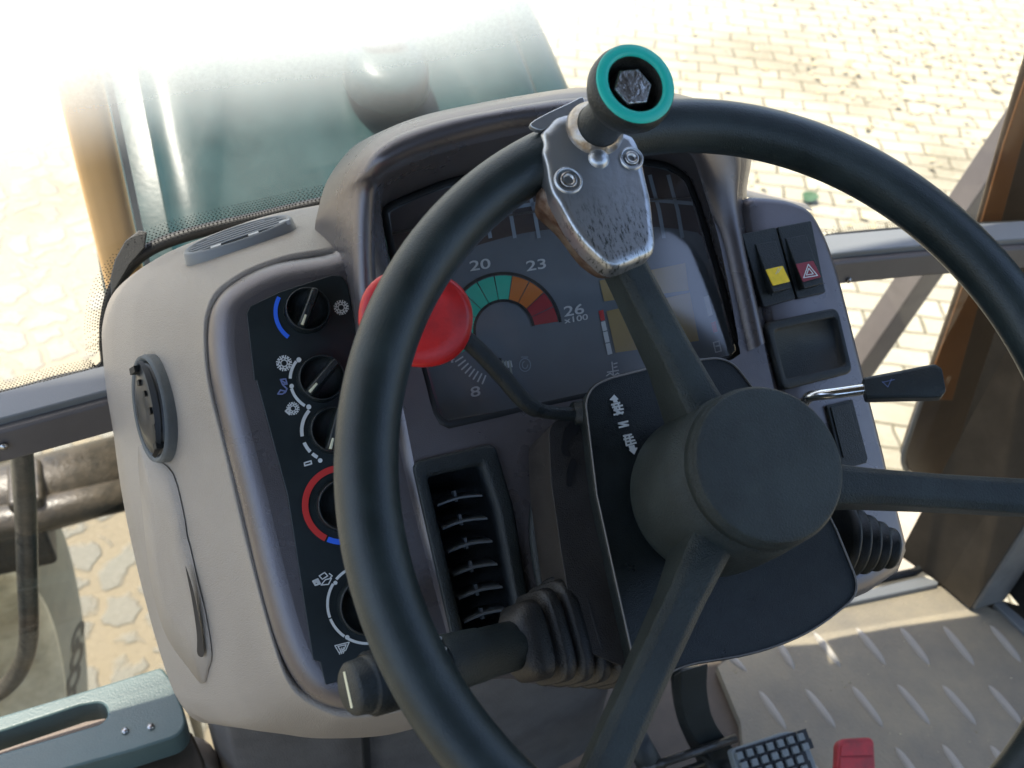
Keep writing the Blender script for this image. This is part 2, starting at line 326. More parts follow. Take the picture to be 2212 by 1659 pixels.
def glass_mat(name, dust_glare=.0, base=.03, rough=.02, tint=(1, 1, 1)):
    """thin pane: clear, a little gloss, and a film of dust with white glare painted in at upper left"""
    m = bpy.data.materials.new(name); m.use_nodes = True; N = m.node_tree.nodes; L = m.node_tree.links
    N.remove(N['Principled BSDF']); out = N['Material Output']
    tr = N.new('ShaderNodeBsdfTransparent'); tr.inputs[0].default_value = (*tint, 1)
    gl = N.new('ShaderNodeBsdfGlossy'); gl.inputs['Roughness'].default_value = .10 if dust_glare else rough
    lw = N.new('ShaderNodeLayerWeight'); lw.inputs['Blend'].default_value = .5
    pw = N.new('ShaderNodeMath'); pw.operation = 'POWER'; pw.inputs[1].default_value = 4.5; L.new(lw.outputs['Facing'], pw.inputs[0])
    fr = N.new('ShaderNodeMapRange'); fr.inputs['To Min'].default_value = base; L.new(pw.outputs[0], fr.inputs['Value'])
    m1 = N.new('ShaderNodeMixShader'); L.new(fr.outputs[0], m1.inputs[0]); L.new(tr.outputs[0], m1.inputs[1]); L.new(gl.outputs[0], m1.inputs[2])
    last = m1
    if dust_glare:
        ts = N.new('ShaderNodeBsdfTranslucent'); ts.inputs[0].default_value = (.95, .95, .88, 1)
        tc = N.new('ShaderNodeTexCoord'); n1 = N.new('ShaderNodeTexNoise'); n1.inputs['Scale'].default_value = 260; n1.inputs['Detail'].default_value = 4; n1.inputs['Roughness'].default_value = .8
        n2 = N.new('ShaderNodeTexNoise'); n2.inputs['Scale'].default_value = 2.2; n2.inputs['Detail'].default_value = 2
        L.new(tc.outputs['Object'], n1.inputs['Vector']); L.new(tc.outputs['Object'], n2.inputs['Vector'])
        a = N.new('ShaderNodeMapRange'); a.inputs['From Min'].default_value = .3; a.inputs['From Max'].default_value = .75; a.inputs['To Min'].default_value = .92*dust_glare; a.inputs['To Max'].default_value = 1.12*dust_glare
        L.new(n1.outputs[0], a.inputs['Value'])
        c = N.new('ShaderNodeMapRange'); c.inputs['From Min'].default_value = .3; c.inputs['From Max'].default_value = .7; c.inputs['To Min'].default_value = .8; c.inputs['To Max'].default_value = 1.15
        L.new(n2.outputs[0], c.inputs['Value'])
        mu = N.new('ShaderNodeMath'); mu.operation = 'MULTIPLY'; L.new(a.outputs[0], mu.inputs[0]); L.new(c.outputs[0], mu.inputs[1])
        sx = N.new('ShaderNodeSeparateXYZ'); L.new(tc.outputs['Object'], sx.inputs[0])  # glare painted in: the film whitens towards the upper left
        gx = N.new('ShaderNodeMapRange'); gx.interpolation_type = 'SMOOTHSTEP'; gx.inputs['From Min'].default_value = .30; gx.inputs['From Max'].default_value = -.15; gx.inputs['To Min'].default_value = .05; L.new(sx.outputs['X'], gx.inputs['Value'])
        gz = N.new('ShaderNodeMapRange'); gz.interpolation_type = 'SMOOTHSTEP'; gz.inputs['From Min'].default_value = .075; gz.inputs['From Max'].default_value = .215; gz.inputs['To Min'].default_value = .015; L.new(sx.outputs['Z'], gz.inputs['Value'])
        mg = N.new('ShaderNodeMath'); mg.operation = 'MULTIPLY'; L.new(gx.outputs[0], mg.inputs[0]); L.new(gz.outputs[0], mg.inputs[1])
        mh = N.new('ShaderNodeMath'); mh.operation = 'MULTIPLY'; L.new(mu.outputs[0], mh.inputs[0]); L.new(mg.outputs[0], mh.inputs[1]); mu = mh
        m2 = N.new('ShaderNodeMixShader'); L.new(mu.outputs[0], m2.inputs[0]); L.new(last.outputs[0], m2.inputs[1]); L.new(ts.outputs[0], m2.inputs[2]); last = m2
    L.new(last.outputs[0], out.inputs[0]); return m
DUST_GLARE = .85
M['glass'] = glass_mat('windscreen_glass', dust_glare=DUST_GLARE)
M['glasslow'] = glass_mat('lower_glass')
M['cover'] = glass_mat('instrument_glass', base=.17, rough=.14)
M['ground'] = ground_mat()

# ------------------------------------------------------------------ ground and large structure
g = MB(); g.face([(-60, -60, 0), (60, -60, 0), (60, 90, 0), (-60, 90, 0)])
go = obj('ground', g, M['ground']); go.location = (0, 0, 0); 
for v_ in go.data.vertices: v_.co.z = 0
go.data.transform(Matrix.Translation((0, 15, 0))); struct(go)

# cab roof (above the frame; unseen, cut to shape shade and reflections)
r = MB(); r.prism(rnd([V((-1.0, -1.3, 3.0)), V((.575, -1.3, 3.0)), V((.575, .61, 3.0)), V((-1.0, .61, 3.0))], .12), ZUP, .14)
tag(obj('cab_roof', r, mat('roof_lining', (.035, .035, .035), .8), bevel=.03), 'unseen dark lined cab roof above the steering wheel', 'cab roof')

b = MB(); b.prism([V((-.85, -1.32, 2.3)), V((.85, -1.32, 2.3)), V((.85, -1.26, 2.3)), V((-.85, -1.26, 2.3))], ZUP, 1.0)  # unseen dark panel, added to block skylight from behind
tag(obj('rear_blocker', b, mat('rear_blocker_dark', (.06, .06, .06), .8)), 'unseen dark panel added to block light behind the seat', 'wall')
seat = thing('driver_seat', 'unseen dark fabric driver seat behind the steering wheel', 'seat', (-.05, -.85, 1.3))  # out of view, added to cut skylight behind the wheel
SM = mat('seat_fabric', (.04, .04, .045), .9, bump=.5)
b = MB(); b.prism(rnd([V((-.32, -1.05, 1.80)), V((.22, -1.05, 1.80)), V((.22, -.60, 1.80)), V((-.32, -.60, 1.80))], .08), ZUP, .14); obj('seat_cushion', b, SM, seat, bevel=.04)
b = MB(); b.prism(rnd([V((-.30, -1.05, 2.45)), V((.20, -1.05, 2.45)), V((.20, -1.19, 2.45)), V((-.30, -1.19, 2.45))], .05), ZUP, .65); obj('backrest', b, SM, seat, bevel=.04)
b = MB(); b.lathe([(.2, 0), (.16, .12), (.14, .36)], V((-.05, -.85, 1.3)), ZUP, 24); obj('seat_base', b, M['black'], seat)
# leaf litter and one green leaf
lm = MB()
for i in range(650):
    px, py = random.gauss(1850, 330), random.uniform(-60, 520)
    if random.random() < .55: px = random.gauss(2080, 150); py = random.gauss(90, 110)
    p = GND.at(px, py, .012); s_ = random.uniform(.008, .028); a = random.uniform(0, 6.3)
    u_ = V((cos(a), sin(a), random.uniform(-.5, .5)))*s_; w_ = V((-sin(a), cos(a), random.uniform(-.6, .6)))*s_*.55
    lm.add([p-u_, p+w_, p+u_+V((0, 0, s_*.3)), p-w_], [[0, 1, 2, 3]])
o = obj('leaf_litter', lm, mat('dry_leaves', (.42, .36, .22), .7, var=1, vscale=6, vcol=(.20, .16, .08))); o['kind'] = 'stuff'
def leaf(px, py, ang, s_, m_, label):
    p = GND.at(px, py, .02); b = MB(); pts = []
    for k in range(15):
        t = k/14; wd = .42*sin(pi*t)**.7*(1+.12*sin(k*2.6))
        pts.append((t-.5, wd))
    X = V((cos(ang), sin(ang), .1)); Y = V((-sin(ang), cos(ang), .0))
    rings = [[p+(X*x+Y*y*k+ZUP*(.25*y*abs(k)+.1*x*x))*s_ for k in (-1, -.5, 0, .5, 1)] for x, y in pts]
    b.loft(rings, closed=False)
    b.tube([p+X*.5*s_, p+X*.8*s_+ZUP*.02], .003, 6)
    tag(obj('leaf', b, m_), label, 'leaf')
leaf(1750, 426, .5, .085, M['leaf'], 'green leaf lying on the paving just beyond the switch console')

# ------------------------------------------------------------------ engine hood
def hood():
    xc0 = .0
    root = thing('engine_hood', 'dark green glossy engine hood beyond the windscreen, bright from the sky', 'hood', (xc0, 1.2, 1.2))
    hm = mat('hood_paint', (.004, .020, .021), .32, coat=0, spec=.16, bump=.15, bscale=120, var=.5, vscale=12, vdetail=8, rvar=.08)
    N = 28; rings = []
    YS = [.50, .56, .70, .85, 1.0, 1.2, 1.5, 1.9, 2.3, 2.6, 2.8]
    ZS = [1.34, 1.43, 1.56, 1.655, 1.725, 1.80, 1.88, 1.94, 1.95, 1.9, 1.75]
    for y, z in zip(YS, ZS):
        hw = .355-.03*max(0, y-1); ring = []
        for k in range(N+1):
            t = pi*k/N; cx, sx = cos(t), sin(t)
            ex = .36
            x_ = hw*(abs(cx)**ex)*(1 if cx > 0 else -1); zz = (sx**ex)
            ring.append(V((xc0-x_, y, z-.16*(1-zz))))
        rings.append([V((ring[0].x, y, z-.7))]+ring+[V((ring[-1].x, y, z-.7))])
    b = MB(); b.loft(rings, closed=False); obj('hood_shell', b, hm, root, sub=1)
    # raised centre field with rounded border
    def hz(y):
        for i in range(len(YS)-1):
            if YS[i] <= y <= YS[i+1]:
                t = (y-YS[i])/(YS[i+1]-YS[i]); return ZS[i]*(1-t)+ZS[i+1]*t
        return ZS[-1]
    def field(x0, x1, y0, y1, r, h, e):
        b = MB(); out = rnd([V((x0, y0, 0)), V((x1, y0, 0)), V((x1, y1, 0)), V((x0, y1, 0))], r, 8)
        # resample
        c = V(((x0+x1)/2, (y0+y1)/2, 0)); res = []
        L_ = len(out); pts = []
        for i in range(L_):
            a, q = out[i], out[(i+1) % L_]; n_ = max(1, int((q-a).length/.05))
            pts += [a+(q-a)*k/n_ for k in range(n_)]
        for s_, hh in ((1, -.01), (1, .002), (1-e*.25, h*.55), (1-e*.6, h*.92), (1-e, h), (.8, h), (.55, h), (.3, h), (.1, h), (.02, h)):
            ring = []
            for p in pts:
                d = p-c
                q = c+V((d.x*s_, d.y*s_, 0)) if s_ < .8 else c+V((d.x-(1-s_)*math.copysign(min(abs(d.x), .3), d.x)*1.0, d.y-(1-s_)*math.copysign(min(abs(d.y), .3), d.y), 0))
                ring.append(V((q.x, q.y, hz(q.y)+hh)))
            res.append(ring)
        b.loft(res, caps=(False, True)); return b
    obj('raised_field', field(-.262, .27, .66, 2.3, .10, .014, .13), hm, root)
    # low domed cap
    p = yfr(0); c = lvl(1.80).at(838, 95)
    b = MB(); b.lathe([(.058, -.05), (.055, -.022), (.046, -.012), (.032, -.007), (.016, -.005), (0, -.004)], c-V((0, 0, .01)), V((0, -.25, 1)), 40, sy=1.15, caps=(False, False))
    obj('dome_cap', b, hm, root)
    b = MB(); b.lathe([(.030, 0), (.030, .006), (.025, .010), (0, .011)], c+V((.0, .02, -.006)), V((0, -.15, 1)), 30, sx=1, sy=.5, caps=(False, False))
    obj('filler_plug', b, mat('pale_plug', (.28, .29, .28), .5), root)
hood()

# ------------------------------------------------------------------ cab front: bars, glass, seals
BZ = 1.85
def bar(name, label, pxs, x_face_h, cat='cross bar'):
    pts = [lvl(BZ).at(*p) for p in pxs]
    root = thing(name, label, cat, pts[0])
    b = MB(); b.loft([[p+V((0, 0, 0)), p+V((0, -.028, -.004)), p+V((0, -.030, -x_face_h)), p+V((0, 0, -x_face_h))] for p in pts], caps=(True, True), smooth=False)
    obj('frame_face', b, M['frame'], root, bevel=.003)
    b = MB(); b.loft([[p+V((0, .004, .006)), p+V((0, -.022, .003)), p+V((0, -.022, -.004)), p+V((0, .004, -.004))] for p in pts], caps=(True, True), smooth=False)  # paler strip paints the sunlit top of the bar
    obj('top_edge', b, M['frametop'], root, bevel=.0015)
    return root, pts
bl, ptsL = bar('cross_bar', 'grey cross bar of the front window frame beside the beige dashboard flank', [(-260, 915), (0, 868), (120, 837), (262, 800)], .034)
br_, ptsR = bar('cross_bar', 'grey cross bar with sunlit top edge beyond the switch console', [(1760, 527), (1803, 522), (1959, 508), (2212, 492), (2400, 484)], .030)
b = MB(); q = yfr(ptsL[1].y-.03).at(8, 963); b.lathe([(.003, 0), (.003, .002), (0, .003)], q, (0, -1, 0), 12); obj('screw', b, M['bolt'], bl)
b = MB(); q = yfr(ptsR[1].y-.03).at(1833, 604); b.lathe([(.003, 0), (.003, .002), (0, .003)], q, (0, -1, 0), 12); obj('screw', b, M['bolt'], br_)

# windscreen: bottom edge line runs along the bars and over the back of the dashboard
BACK = Frame(PAN.o, PAN.n)
path_px = [(-260, 905, 1), (0, 858, 1), (120, 825, 1), (222, 797, 1), (228, 740, 0), (230, 690, 0), (246, 625, 0), (285, 568, 0), (340, 530, 0), (430, 500, 0), (560, 470, 0), (690, 440, 0), (800, 425, 0), (1000, 430, 0), (1250, 470, 0), (1560, 520, 0), (1740, 530, 0), (1785, 520, 1), (1804, 514, 1), (1959, 500, 1), (2212, 486, 1), (2400, 478, 1)]
def ysurf(x, z): return .464-.2*x*x-.03*(z-1.85)
def onglass(px, py):
    d = RM @ V(((px-1106)/2240, (829.5-py)/2240, -1)); t0, t1 = .2, 3
    for _ in range(40):
        tm = (t0+t1)/2; q = CAM+d*tm
        if q.y < ysurf(q.x, q.z): t0 = tm
        else: t1 = tm
    return CAM+d*t0
base = [onglass(px, py) for px, py, k in path_px]
wind = thing('windscreen', 'dusty curved windscreen glass with painted white glare and a dotted black lower border behind the dashboard', 'windscreen', (0, .42, 1.9))
sm = catmull(base, 5)
b = MB(); rings = []
import bisect
bx = sorted((p.x, p.z) for p in sm)
for i in range(91):
    x = -.9+i*2.0/90
    zb = None
    for (x0, z0_), (x1, z1_) in zip(bx[:-1], bx[1:]):
        if x0 <= x <= x1: zb = z0_+(z1_-z0_)*(x-x0)/max(1e-6, x1-x0)
    if zb is None: zb = bx[0][1] if x < bx[0][0] else bx[-1][1]
    rings.append([V((x, ysurf(x, z), z)) for z in (zb, zb+.1, zb+.3, zb+.6, 2.86)])
b.loft(rings, closed=False)
obj('glass_pane', b, M['glass'], wind, normals=False)
b = MB(); b.tube(sm, .0055, 10); obj('seal', b, M['seal'], wind)
# printed dot border on the glass
b = MB()
tot = 0
fine_ = []
for i in range(len(sm)-1):
    n_ = max(1, int((sm[i+1]-sm[i]).length/.0026))
    for k in range(n_): fine_.append(sm[i]+(sm[i+1]-sm[i])*k/n_)
for row in range(7):
    for i, p in enumerate(fine_):
        if i == 0 or i+1 >= len(fine_): continue
        t = (fine_[i+1]-fine_[i-1]).normalized(); up = V((0, -.15, 1)).normalized(); nrm = t.cross(up); 
        if nrm.length < .2: continue
        nrm.normalize(); up2 = nrm.cross(t).normalized()
        if up2.z < 0: up2 = -up2
        c = p+t*(.0013 if row % 2 else 0)+up2*(.006+row*.0024)-V((0, .0015, 0)); s_ = .0011-row*.00009
        b.add([c+t*s_, c+up2*s_, c-t*s_, c-up2*s_], [[0, 1, 2, 3]], False)
obj('dot_border', b, M['seal'], wind)
# solid black corner of the border, left of the vent
pts = [BACK.at(*p, -.212) for p in [(248, 560), (270, 520), (300, 497), (318, 500), (312, 535), (280, 572), (240, 640), (238, 600)]]
b = MB(); b.prism(pts, PAN.n, .003); obj('border_corner', b, M['seal'], wind, bevel=.001)

# lower glass below the bars
b = MB(); b.face([V((-.75, .36, 1.35)), V((-.33, .37, 1.35)), V((-.33, .37, 1.83)), V((-.75, .34, 1.83))])
obj('glass_pane', b, M['glasslow'], bl, normals=False)
b = MB(); b.face([V((.25, .40, 1.31)), V((.63, .33, 1.31)), V((.75, .33, 1.82)), V((.25, .39, 1.82))])
obj('glass_pane', b, M['glasslow'], br_, normals=False)

# left: ochre upright for an orange glow, oily pipes, mirror rod, tyre
P_ = yfr(.62)
a = P_.at(105, 100); z0 = P_.at(272, 580)
b = MB(); b.prism(rnd([V((z0.x-.024, .62, 2.3)), V((z0.x+.016, .62, 2.3)), V((z0.x+.016, .66, 2.3)), V((z0.x-.024, .66, 2.3))], .02), ZUP, 2.3)  # ochre upright standing in for a soft orange glow
post = obj('post', b, M['ochre'], bevel=.01); tag(post, 'ochre yellow upright standing in for an orange glow beyond the windscreen corner', 'post')
b = MB(); b.prism([V((z0.x+.018, .615, 2.3)), V((z0.x+.024, .615, 2.3)), V((z0.x+.024, .63, 2.3)), V((z0.x+.018, .63, 2.3))], ZUP, 2.3)
obj('edge_strip', b, M['frametop'], None); o = scn.collection.objects['edge_strip']
o.parent = post; o.location = o.location-post.location

axle = thing('steering_linkage', 'oily dark steel axle tubes beyond the lower window', 'axle', lvl(1.15).at(120, 1060))
A = lvl(1.1)
b = MB(); b.tube([A.at(-250, 1145), A.at(60, 1075), A.at(300, 1010)], .062, 24); obj('axle_tube', b, M['oil'], axle)
b = MB(); b.tube([A.at(-250, 1180, .03), A.at(60, 1118, .03), A.at(120, 1102, .03), A.at(300, 1062, .03)], .026, 16); obj('tie_rod', b, M['oil'], axle)
b = MB(); b.box(A.at(35, 1140, -.02), (.10, .10, .10)); b.box(A.at(60, 1060, .05), (.05, .09, .05)); obj('bracket', b, M['oil'], axle, bevel=.008)
B_ = yfr(.62)
b = MB(); b.tube(catmull([B_.at(45, 960), B_.at(55, 1100), B_.at(60, 1260), B_.at(62, 1380), B_.at(45, 1440), B_.at(10, 1485), B_.at(-60, 1530)], 6), .0125, 14)
tag(obj('mirror_arm', b, M['rod']), 'shiny black bent steel rod in front of the dusty tyre', 'rod')

# front tyre, steered a little, its inner side wall facing the cab
TA = V((.966, -.259, 0)).normalized(); TC = V((-.734, .684, .65)); TR = .6228
tyre = thing('front_tyre', 'pale dusty front tyre with raised dark lettering beyond the lower window', 'tyre', TC-TA*.16)
b = MB(); b.lathe([(TR*.60, -.02), (TR*.66, .006), (TR*.70, .009), (TR*.78, .010), (TR*.90, .0095), (TR*.965, .004), (TR, -.012), (TR*1.01, -.05), (TR*1.015, -.16), (TR*1.0, -.28), (TR*.9, -.32), (TR*.66, -.31)], TC, TA, 128, x=(0, 0, 1), caps=(False, False)); obj('tyre_carcass', b, M['tyre'], tyre)
b = MB(); b.lathe([(TR*.662, .006), (TR*.655, .02), (TR*.63, .022), (TR*.60, .0), (TR*.575, -.05), (TR*.50, -.09), (TR*.2, -.10), (0, -.10)], TC, TA, 96, x=(0, 0, 1), caps=(False, False)); obj('wheel_rim', b, M['fender'], tyre)
TYF = Frame(TC+TA*.0100, TA, V((.259, .966, 0)))
def tyre_letter(ch, px, py, sz):
    q = TYF.at(px, py); d = (q-TYF.o); d -= d.dot(TA)*TA; r_ = d.length; d.normalize(); tdir = d.cross(TA)
    if tdir.z > 0: tdir = -tdir
    cu = bpy.data.curves.new('letter', 'FONT'); cu.body = ch; cu.size = 1; cu.align_x = 'CENTER'; cu.align_y = 'CENTER'; cu.offset = .035
    to = bpy.data.objects.new('letter', cu); scn.collection.objects.link(to); dg = bpy.context.evaluated_depsgraph_get(); dg.update()
    me0 = to.evaluated_get(dg).to_mesh(); vs = [V(v_.co) for v_ in me0.vertices]; fs = [list(p.vertices) for p in me0.polygons]
    to.evaluated_get(dg).to_mesh_clear(); bpy.data.objects.remove(to); bpy.data.curves.remove(cu)
    b = MB(); b.add([q+(tdir*v_.x*.85+d*v_.y*1.9)*sz+TA*.0015 for v_ in vs], fs, False)
    obj('tyre_letter', b, M['tyretxt'], tyre, normals=False)
for ch, px, py in (('G', 166, 1375), ('O', 164, 1422), ('O', 157, 1469), ('D', 147, 1515)): tyre_letter(ch, px, py, .066)

# grey green moulding with slot
H_ = lvl(1.52)
pts2 = [(-220, 1618), (0, 1546), (227, 1478), (348, 1440), (372, 1470), (396, 1530), (404, 1562), (384, 1590), (284, 1622), (0, 1700), (-220, 1770), (-220, 1700), (0, 1627), (218, 1563), (232, 1548), (230, 1525), (214, 1516), (170, 1524), (0, 1580), (-220, 1655)]
pr3 = rnd([H_.at(*p) for p in pts2], [0, 0, 0, .004, 0, 0, .012, .01, 0, 0, 0, 0, 0, .006, .01, .01, .006, 0, 0, 0], 3)
b = MB(); b.prism(pr3, ZUP, .032); hd = obj('grab_moulding', b, M['tealpl'], bevel=.007, seg=4); tag(hd, 'grey green moulded rail with a long slot beside the dashboard foot', 'moulding')
b = MB()
for p in ((413, 1406), (343, 1431)):
    c = H_.at(.3551*p[0]*2.212*1.0 if 0 else .3551*(916 if p[0] == 413 else 760), 1070+.3551*p[1], .001); b.lathe([(.0035, -.002), (.0032, .0012), (0, .0018)], c, ZUP, 12)
s_ = obj('rivets', b, M['bolt'], hd); s_.location = (0, 0, 0)
b = MB(); b.prism([lvl(1.47).at(*p) for p in [(-200, 1640), (60, 1575), (215, 1535), (250, 1560), (100, 1640), (-200, 1720)]], ZUP, .01)
tag(obj('inner_trim', b, M['brown'], bevel=.003), 'brown trim seen through the slot of the green moulding', 'trim')
# dark sill below the moulding
b = MB(); b.prism([lvl(1.47).at(*p) for p in [(-220, 1800), (249, 1640), (391, 1590), (412, 1575), (440, 1640), (470, 1800)]], ZUP, .03)
tag(obj('lower_sill', b, M['darkpan'], bevel=.004), 'dark oily sill under the green moulding', 'sill')

# ------------------------------------------------------------------ right side of the cab
# diagonal square strut outside
root = thing('diagonal_strut', 'square steel strut running diagonally outside the window', 'strut', yfr(.8).at(1960, 640))
S = yfr(.80); 
def strut(y):
    S = yfr(y); a, c = S.at(1846, 800), S.at(2212, 262); d = (c-a).normalized(); a = a-d*.6; c = c+d*.25
    s_ = d.cross(V((0, 1, 0))).normalized(); n_ = s_.cross(d).normalized()
    return a, c, d, s_, n_
a, c, d, s1, n1 = strut(.80)
W2 = .024
b = MB(); b.loft([[p-s1*W2-n1*W2, p+s1*W2-n1*W2, p+s1*W2+n1*W2, p-s1*W2+n1*W2] for p in (a, c)], caps=(True, True), smooth=False)
obj('square_tube', b, M['frame'], root, bevel=.003)
b = MB(); b.loft([[p-s1*(W2+.012)-n1*.03, p+s1*(W2+.012)-n1*.03, p+s1*(W2+.012)-n1*.034, p-s1*(W2+.012)-n1*.034] for p in (a+d*1.02, c)], caps=(True, True), smooth=False)
# pillar: brown curved column with orange strip
PY = .44
pil = thing('cab_pillar', 'brown cab pillar with an orange upper strip and rounded foot', 'pillar', yfr(PY).at(1990, 1000))
F = yfr(PY)
body = [(2040, 610), (1991, 760), (1990, 866), (1965, 930), (1951, 990), (1958, 1015), (1984, 1034), (2073, 1034), (2176, 752), (2330, 380), (2330, 60), (2240, 60), (2208, 199), (2172, 295), (2083, 606)]
body = [(1991, 866), (1965, 940), (1951, 985), (1958, 1013), (1984, 1036), (2073, 1036), (2176, 752), (2380, 340), (2560, -420), (2440, -420), (2245, 60), (2172, 295), (2083, 606)]
b = MB(); b.prism([F.at(*p) for p in body], F.n, .012); obj('pillar_body', b, M['brown'], pil, bevel=.008, seg=4)
ol = [(1995, 862), (2083, 612), (2170, 310), (2400, -380), (2450, -380), (2212, 300), (2120, 640), (2058, 866)]
b = MB(); b.prism([F.at(*p, .004) for p in ol], F.n, .003); obj('orange_strip', b, M['orangep2'], pil, bevel=.001)
b = MB(); b.tube(catmull([F.at(*p, .003) for p in [(1995, 850), (1966, 935), (1951, 985), (1957, 1015), (1984, 1038), (2075, 1040)]], 5), .0035, 8); obj('edge_trim', b, M['steel'], pil)
# door side: dark panel behind a black gap
F = yfr(.36)
b = MB(); b.prism([F.at(*p) for p in [(2079, 1045), (2180, 757), (2300, 480), (2560, 480), (2560, 1500), (2300, 1300), (2110, 1180)]], F.n, .03)
dp = obj('door_panel', b, M['darkpan'], bevel=.003); tag(dp, 'dark brown door side panel beside the door post', 'door panel')
b = MB(); b.tube([F.at(2076, 1050, .002), F.at(2180, 755, .002), F.at(2300, 478, .002)], .0035, 8); s_ = obj('gap_seal', b, M['seal'], dp)
b = MB(); b.lathe([(.007, 0), (.006, .003), (0, .004)], F.at(2193, 1026, .001), F.n, 14); s_ = obj('screw', b, M['bolt'], dp)
# square post standing on the floor
def pt(x, y, z): return V((x, y, z))
post2 = thing('door_post', 'square door post standing on the mat corner, brown side and grey metal front', 'post', (.66, .27, 1.3))
b = MB(); b.prism([pt(.628, .268, 2.6), pt(.640, .226, 2.6), pt(.640, .33, 2.6), pt(.60, .33, 2.6)], ZUP, 1.29); obj('side_face', b, M['darkpan'], post2)
b = MB(); b.prism([pt(.642, .222, 2.6), pt(.695, .222, 2.6), pt(.695, .33, 2.6), pt(.642, .33, 2.6)], ZUP, 1.29); obj('metal_face', b, M['steel'], post2, bevel=.004)
b = MB(); b.prism([pt(.697, .20, 2.6), pt(.80, .10, 2.6), pt(.80, .33, 2.6), pt(.697, .33, 2.6)], ZUP, 1.28); obj('rubber_edge', b, M['seal'], post2, bevel=.004)
# metal sill + side sill + plate standing in for dim ground
b = MB(); b.prism([FLOOR.at(*p, .014) for p in [(1760, 1300), (1995, 1244), (2027, 1255), (2027, 1262), (1760, 1318)]], ZUP, .012)
tag(obj('front_sill', b, M['frametop'], bevel=.002), 'light metal sill strip along the front edge of the floor mat', 'sill')
b = MB(); b.prism([FLOOR.at(*p, .012) for p in [(2147, 1302), (2165, 1296), (2330, 1440), (2330, 1480)]], ZUP, .010)
tag(obj('door_sill', b, M['frametop'], bevel=.002), 'narrow pale door sill strip beside the floor mat', 'sill')
b = MB(); b.prism(rnd([lvl(1.05).at(*p) for p in [(1880, 1090), (2060, 1090), (2044, 1205), (2000, 1232), (1830, 1262)]], [0, 0, .03, .03, 0]), ZUP, .03)  # plate put in for the shaded ground below the window corner
tag(obj('dim_ground_plate', b, mat('dim_ground_grey', (.22, .19, .15), .6, bump=.5, bscale=200, var=.4, vscale=10), bevel=.006), 'grey brown plate standing in for dim ground outside the front sill', 'ground_standin')
b = MB(); b.tube([lvl(1.31).at(*p) for p in [(1830, 1266), (1975, 1236), (2004, 1216), (2028, 1150), (2040, 1080)]], .006, 8)
tag(obj('window_seal', b, M['seal']), 'black rubber seal round the lower window corner', 'seal')

# cab floor and mat
b = MB(); b.prism([pt(-.34, -1.2, 1.292), pt(.80, -1.2, 1.292), pt(.80, .16, 1.292), pt(.64, .285, 1.292), pt(.40, .325, 1.292), pt(-.32, .36, 1.292)], ZUP, .05)
tag(obj('cab_floor', b, M['darkpan']), 'dark cab floor plate under the mat', 'floor')
# ------------------------------------------------------------------ floor mat with raised ribs
def c9(x, y): return (1426.6+.3551*x, 1070+.3551*y)
def c8(x, y): return (707+.3551*x, 1070+.3551*y)
def c7(x, y): return (.3551*x, 1070+.3551*y)
def c6(x, y): return (1426.6+.3551*x, 510.6+.3551*y)
def c5(x, y): return (707+.3551*x, 510.6+.3551*y)
def c4(x, y): return (.3551*x, 510.6+.3551*y)
def c3(x, y): return (1426.6+.3551*x, .3551*y)
def c2(x, y): return (707+.3551*x, .3551*y)
def c10(x, y): return (510.6+.2842*x, 549.9+.2842*y)
def c11(x, y): return (510.6+.3316*x, 982+.3316*y)
matt = thing('floor_mat', 'sandy beige rubber floor mat with rows of slanted raised ribs', 'floor mat', (.45, .1, 1.305))
MZ = Frame((0, 0, 1.306), ZUP)
b = MB(); b.prism([pt(.05, -.5, 1.306), pt(.80, -.5, 1.306), pt(.80, .10, 1.306), MZ.at(2150, 1318), MZ.at(2030, 1266), MZ.at(1862, 1288), MZ.at(1700, 1320), MZ.at(1550, 1440), MZ.at(1600, 1560), pt(.19, .0, 1.306)], ZUP, .012)
ms_ = b
b = None
rows = [[((495-240, 840), (530, 1075)), ((680, 840), (815, 1060)), ((930, 830), (1095, 1045)), ((1190, 805), (1370, 1030)), ((1460, 805), (1640, 1035)), ((1720, 795), (1910, 1035)), ((2005, 790), (2195, 1015))],
        [((600, 1190), (765, 1425)), ((880, 1178), (1065, 1415)), ((1165, 1160), (1355, 1410)), ((1440, 1150), (1640, 1395)), ((1715, 1155), (1920, 1395)), ((1995, 1155), (2200, 1395)), ((2275, 1155), (2480, 1395))],
        [((860, 1560), (1050, 1830)), ((1150, 1545), (1340, 1820)), ((1430, 1532), (1620, 1800)), ((1715, 1515), (1900, 1780)), ((2005, 1520), (2200, 1770))],
        [((2300, 780), (2480, 1015))]]
b = MB(); b.cm = 1
for row in rows:
    for s_, e_ in row:
        p0, p1 = MZ.at(*c9(*s_)), MZ.at(*c9(*e_)); d = p1-p0; u_ = d.normalized(); v2 = ZUP.cross(u_)
        rings = []
        for k in range(13):
            t = k/12; r_ = .0052*max(.02, (1-abs(2*t-1)**3))**.6
            rings.append([p0+d*t+v2*r_*x+ZUP*(r_*1.1*z-.0004) for x, z in ((-1, 0), (-.8, .5), (-.4, .9), (0, 1), (.4, .9), (.8, .5), (1, 0))])
        b.loft(rings, closed=False)
for v_ in (0,):
    o_ = len(ms_.v); ms_.v += b.v; ms_.f += [[i+o_ for i in f] for f in b.f]; ms_.sm += b.sm; ms_.mi += b.mi
obj('mat_sheet', ms_, [M['mat'], mat('mat_rib', (.31, .29, .25), .75, bump=.3, bscale=500)], matt, normals=False)

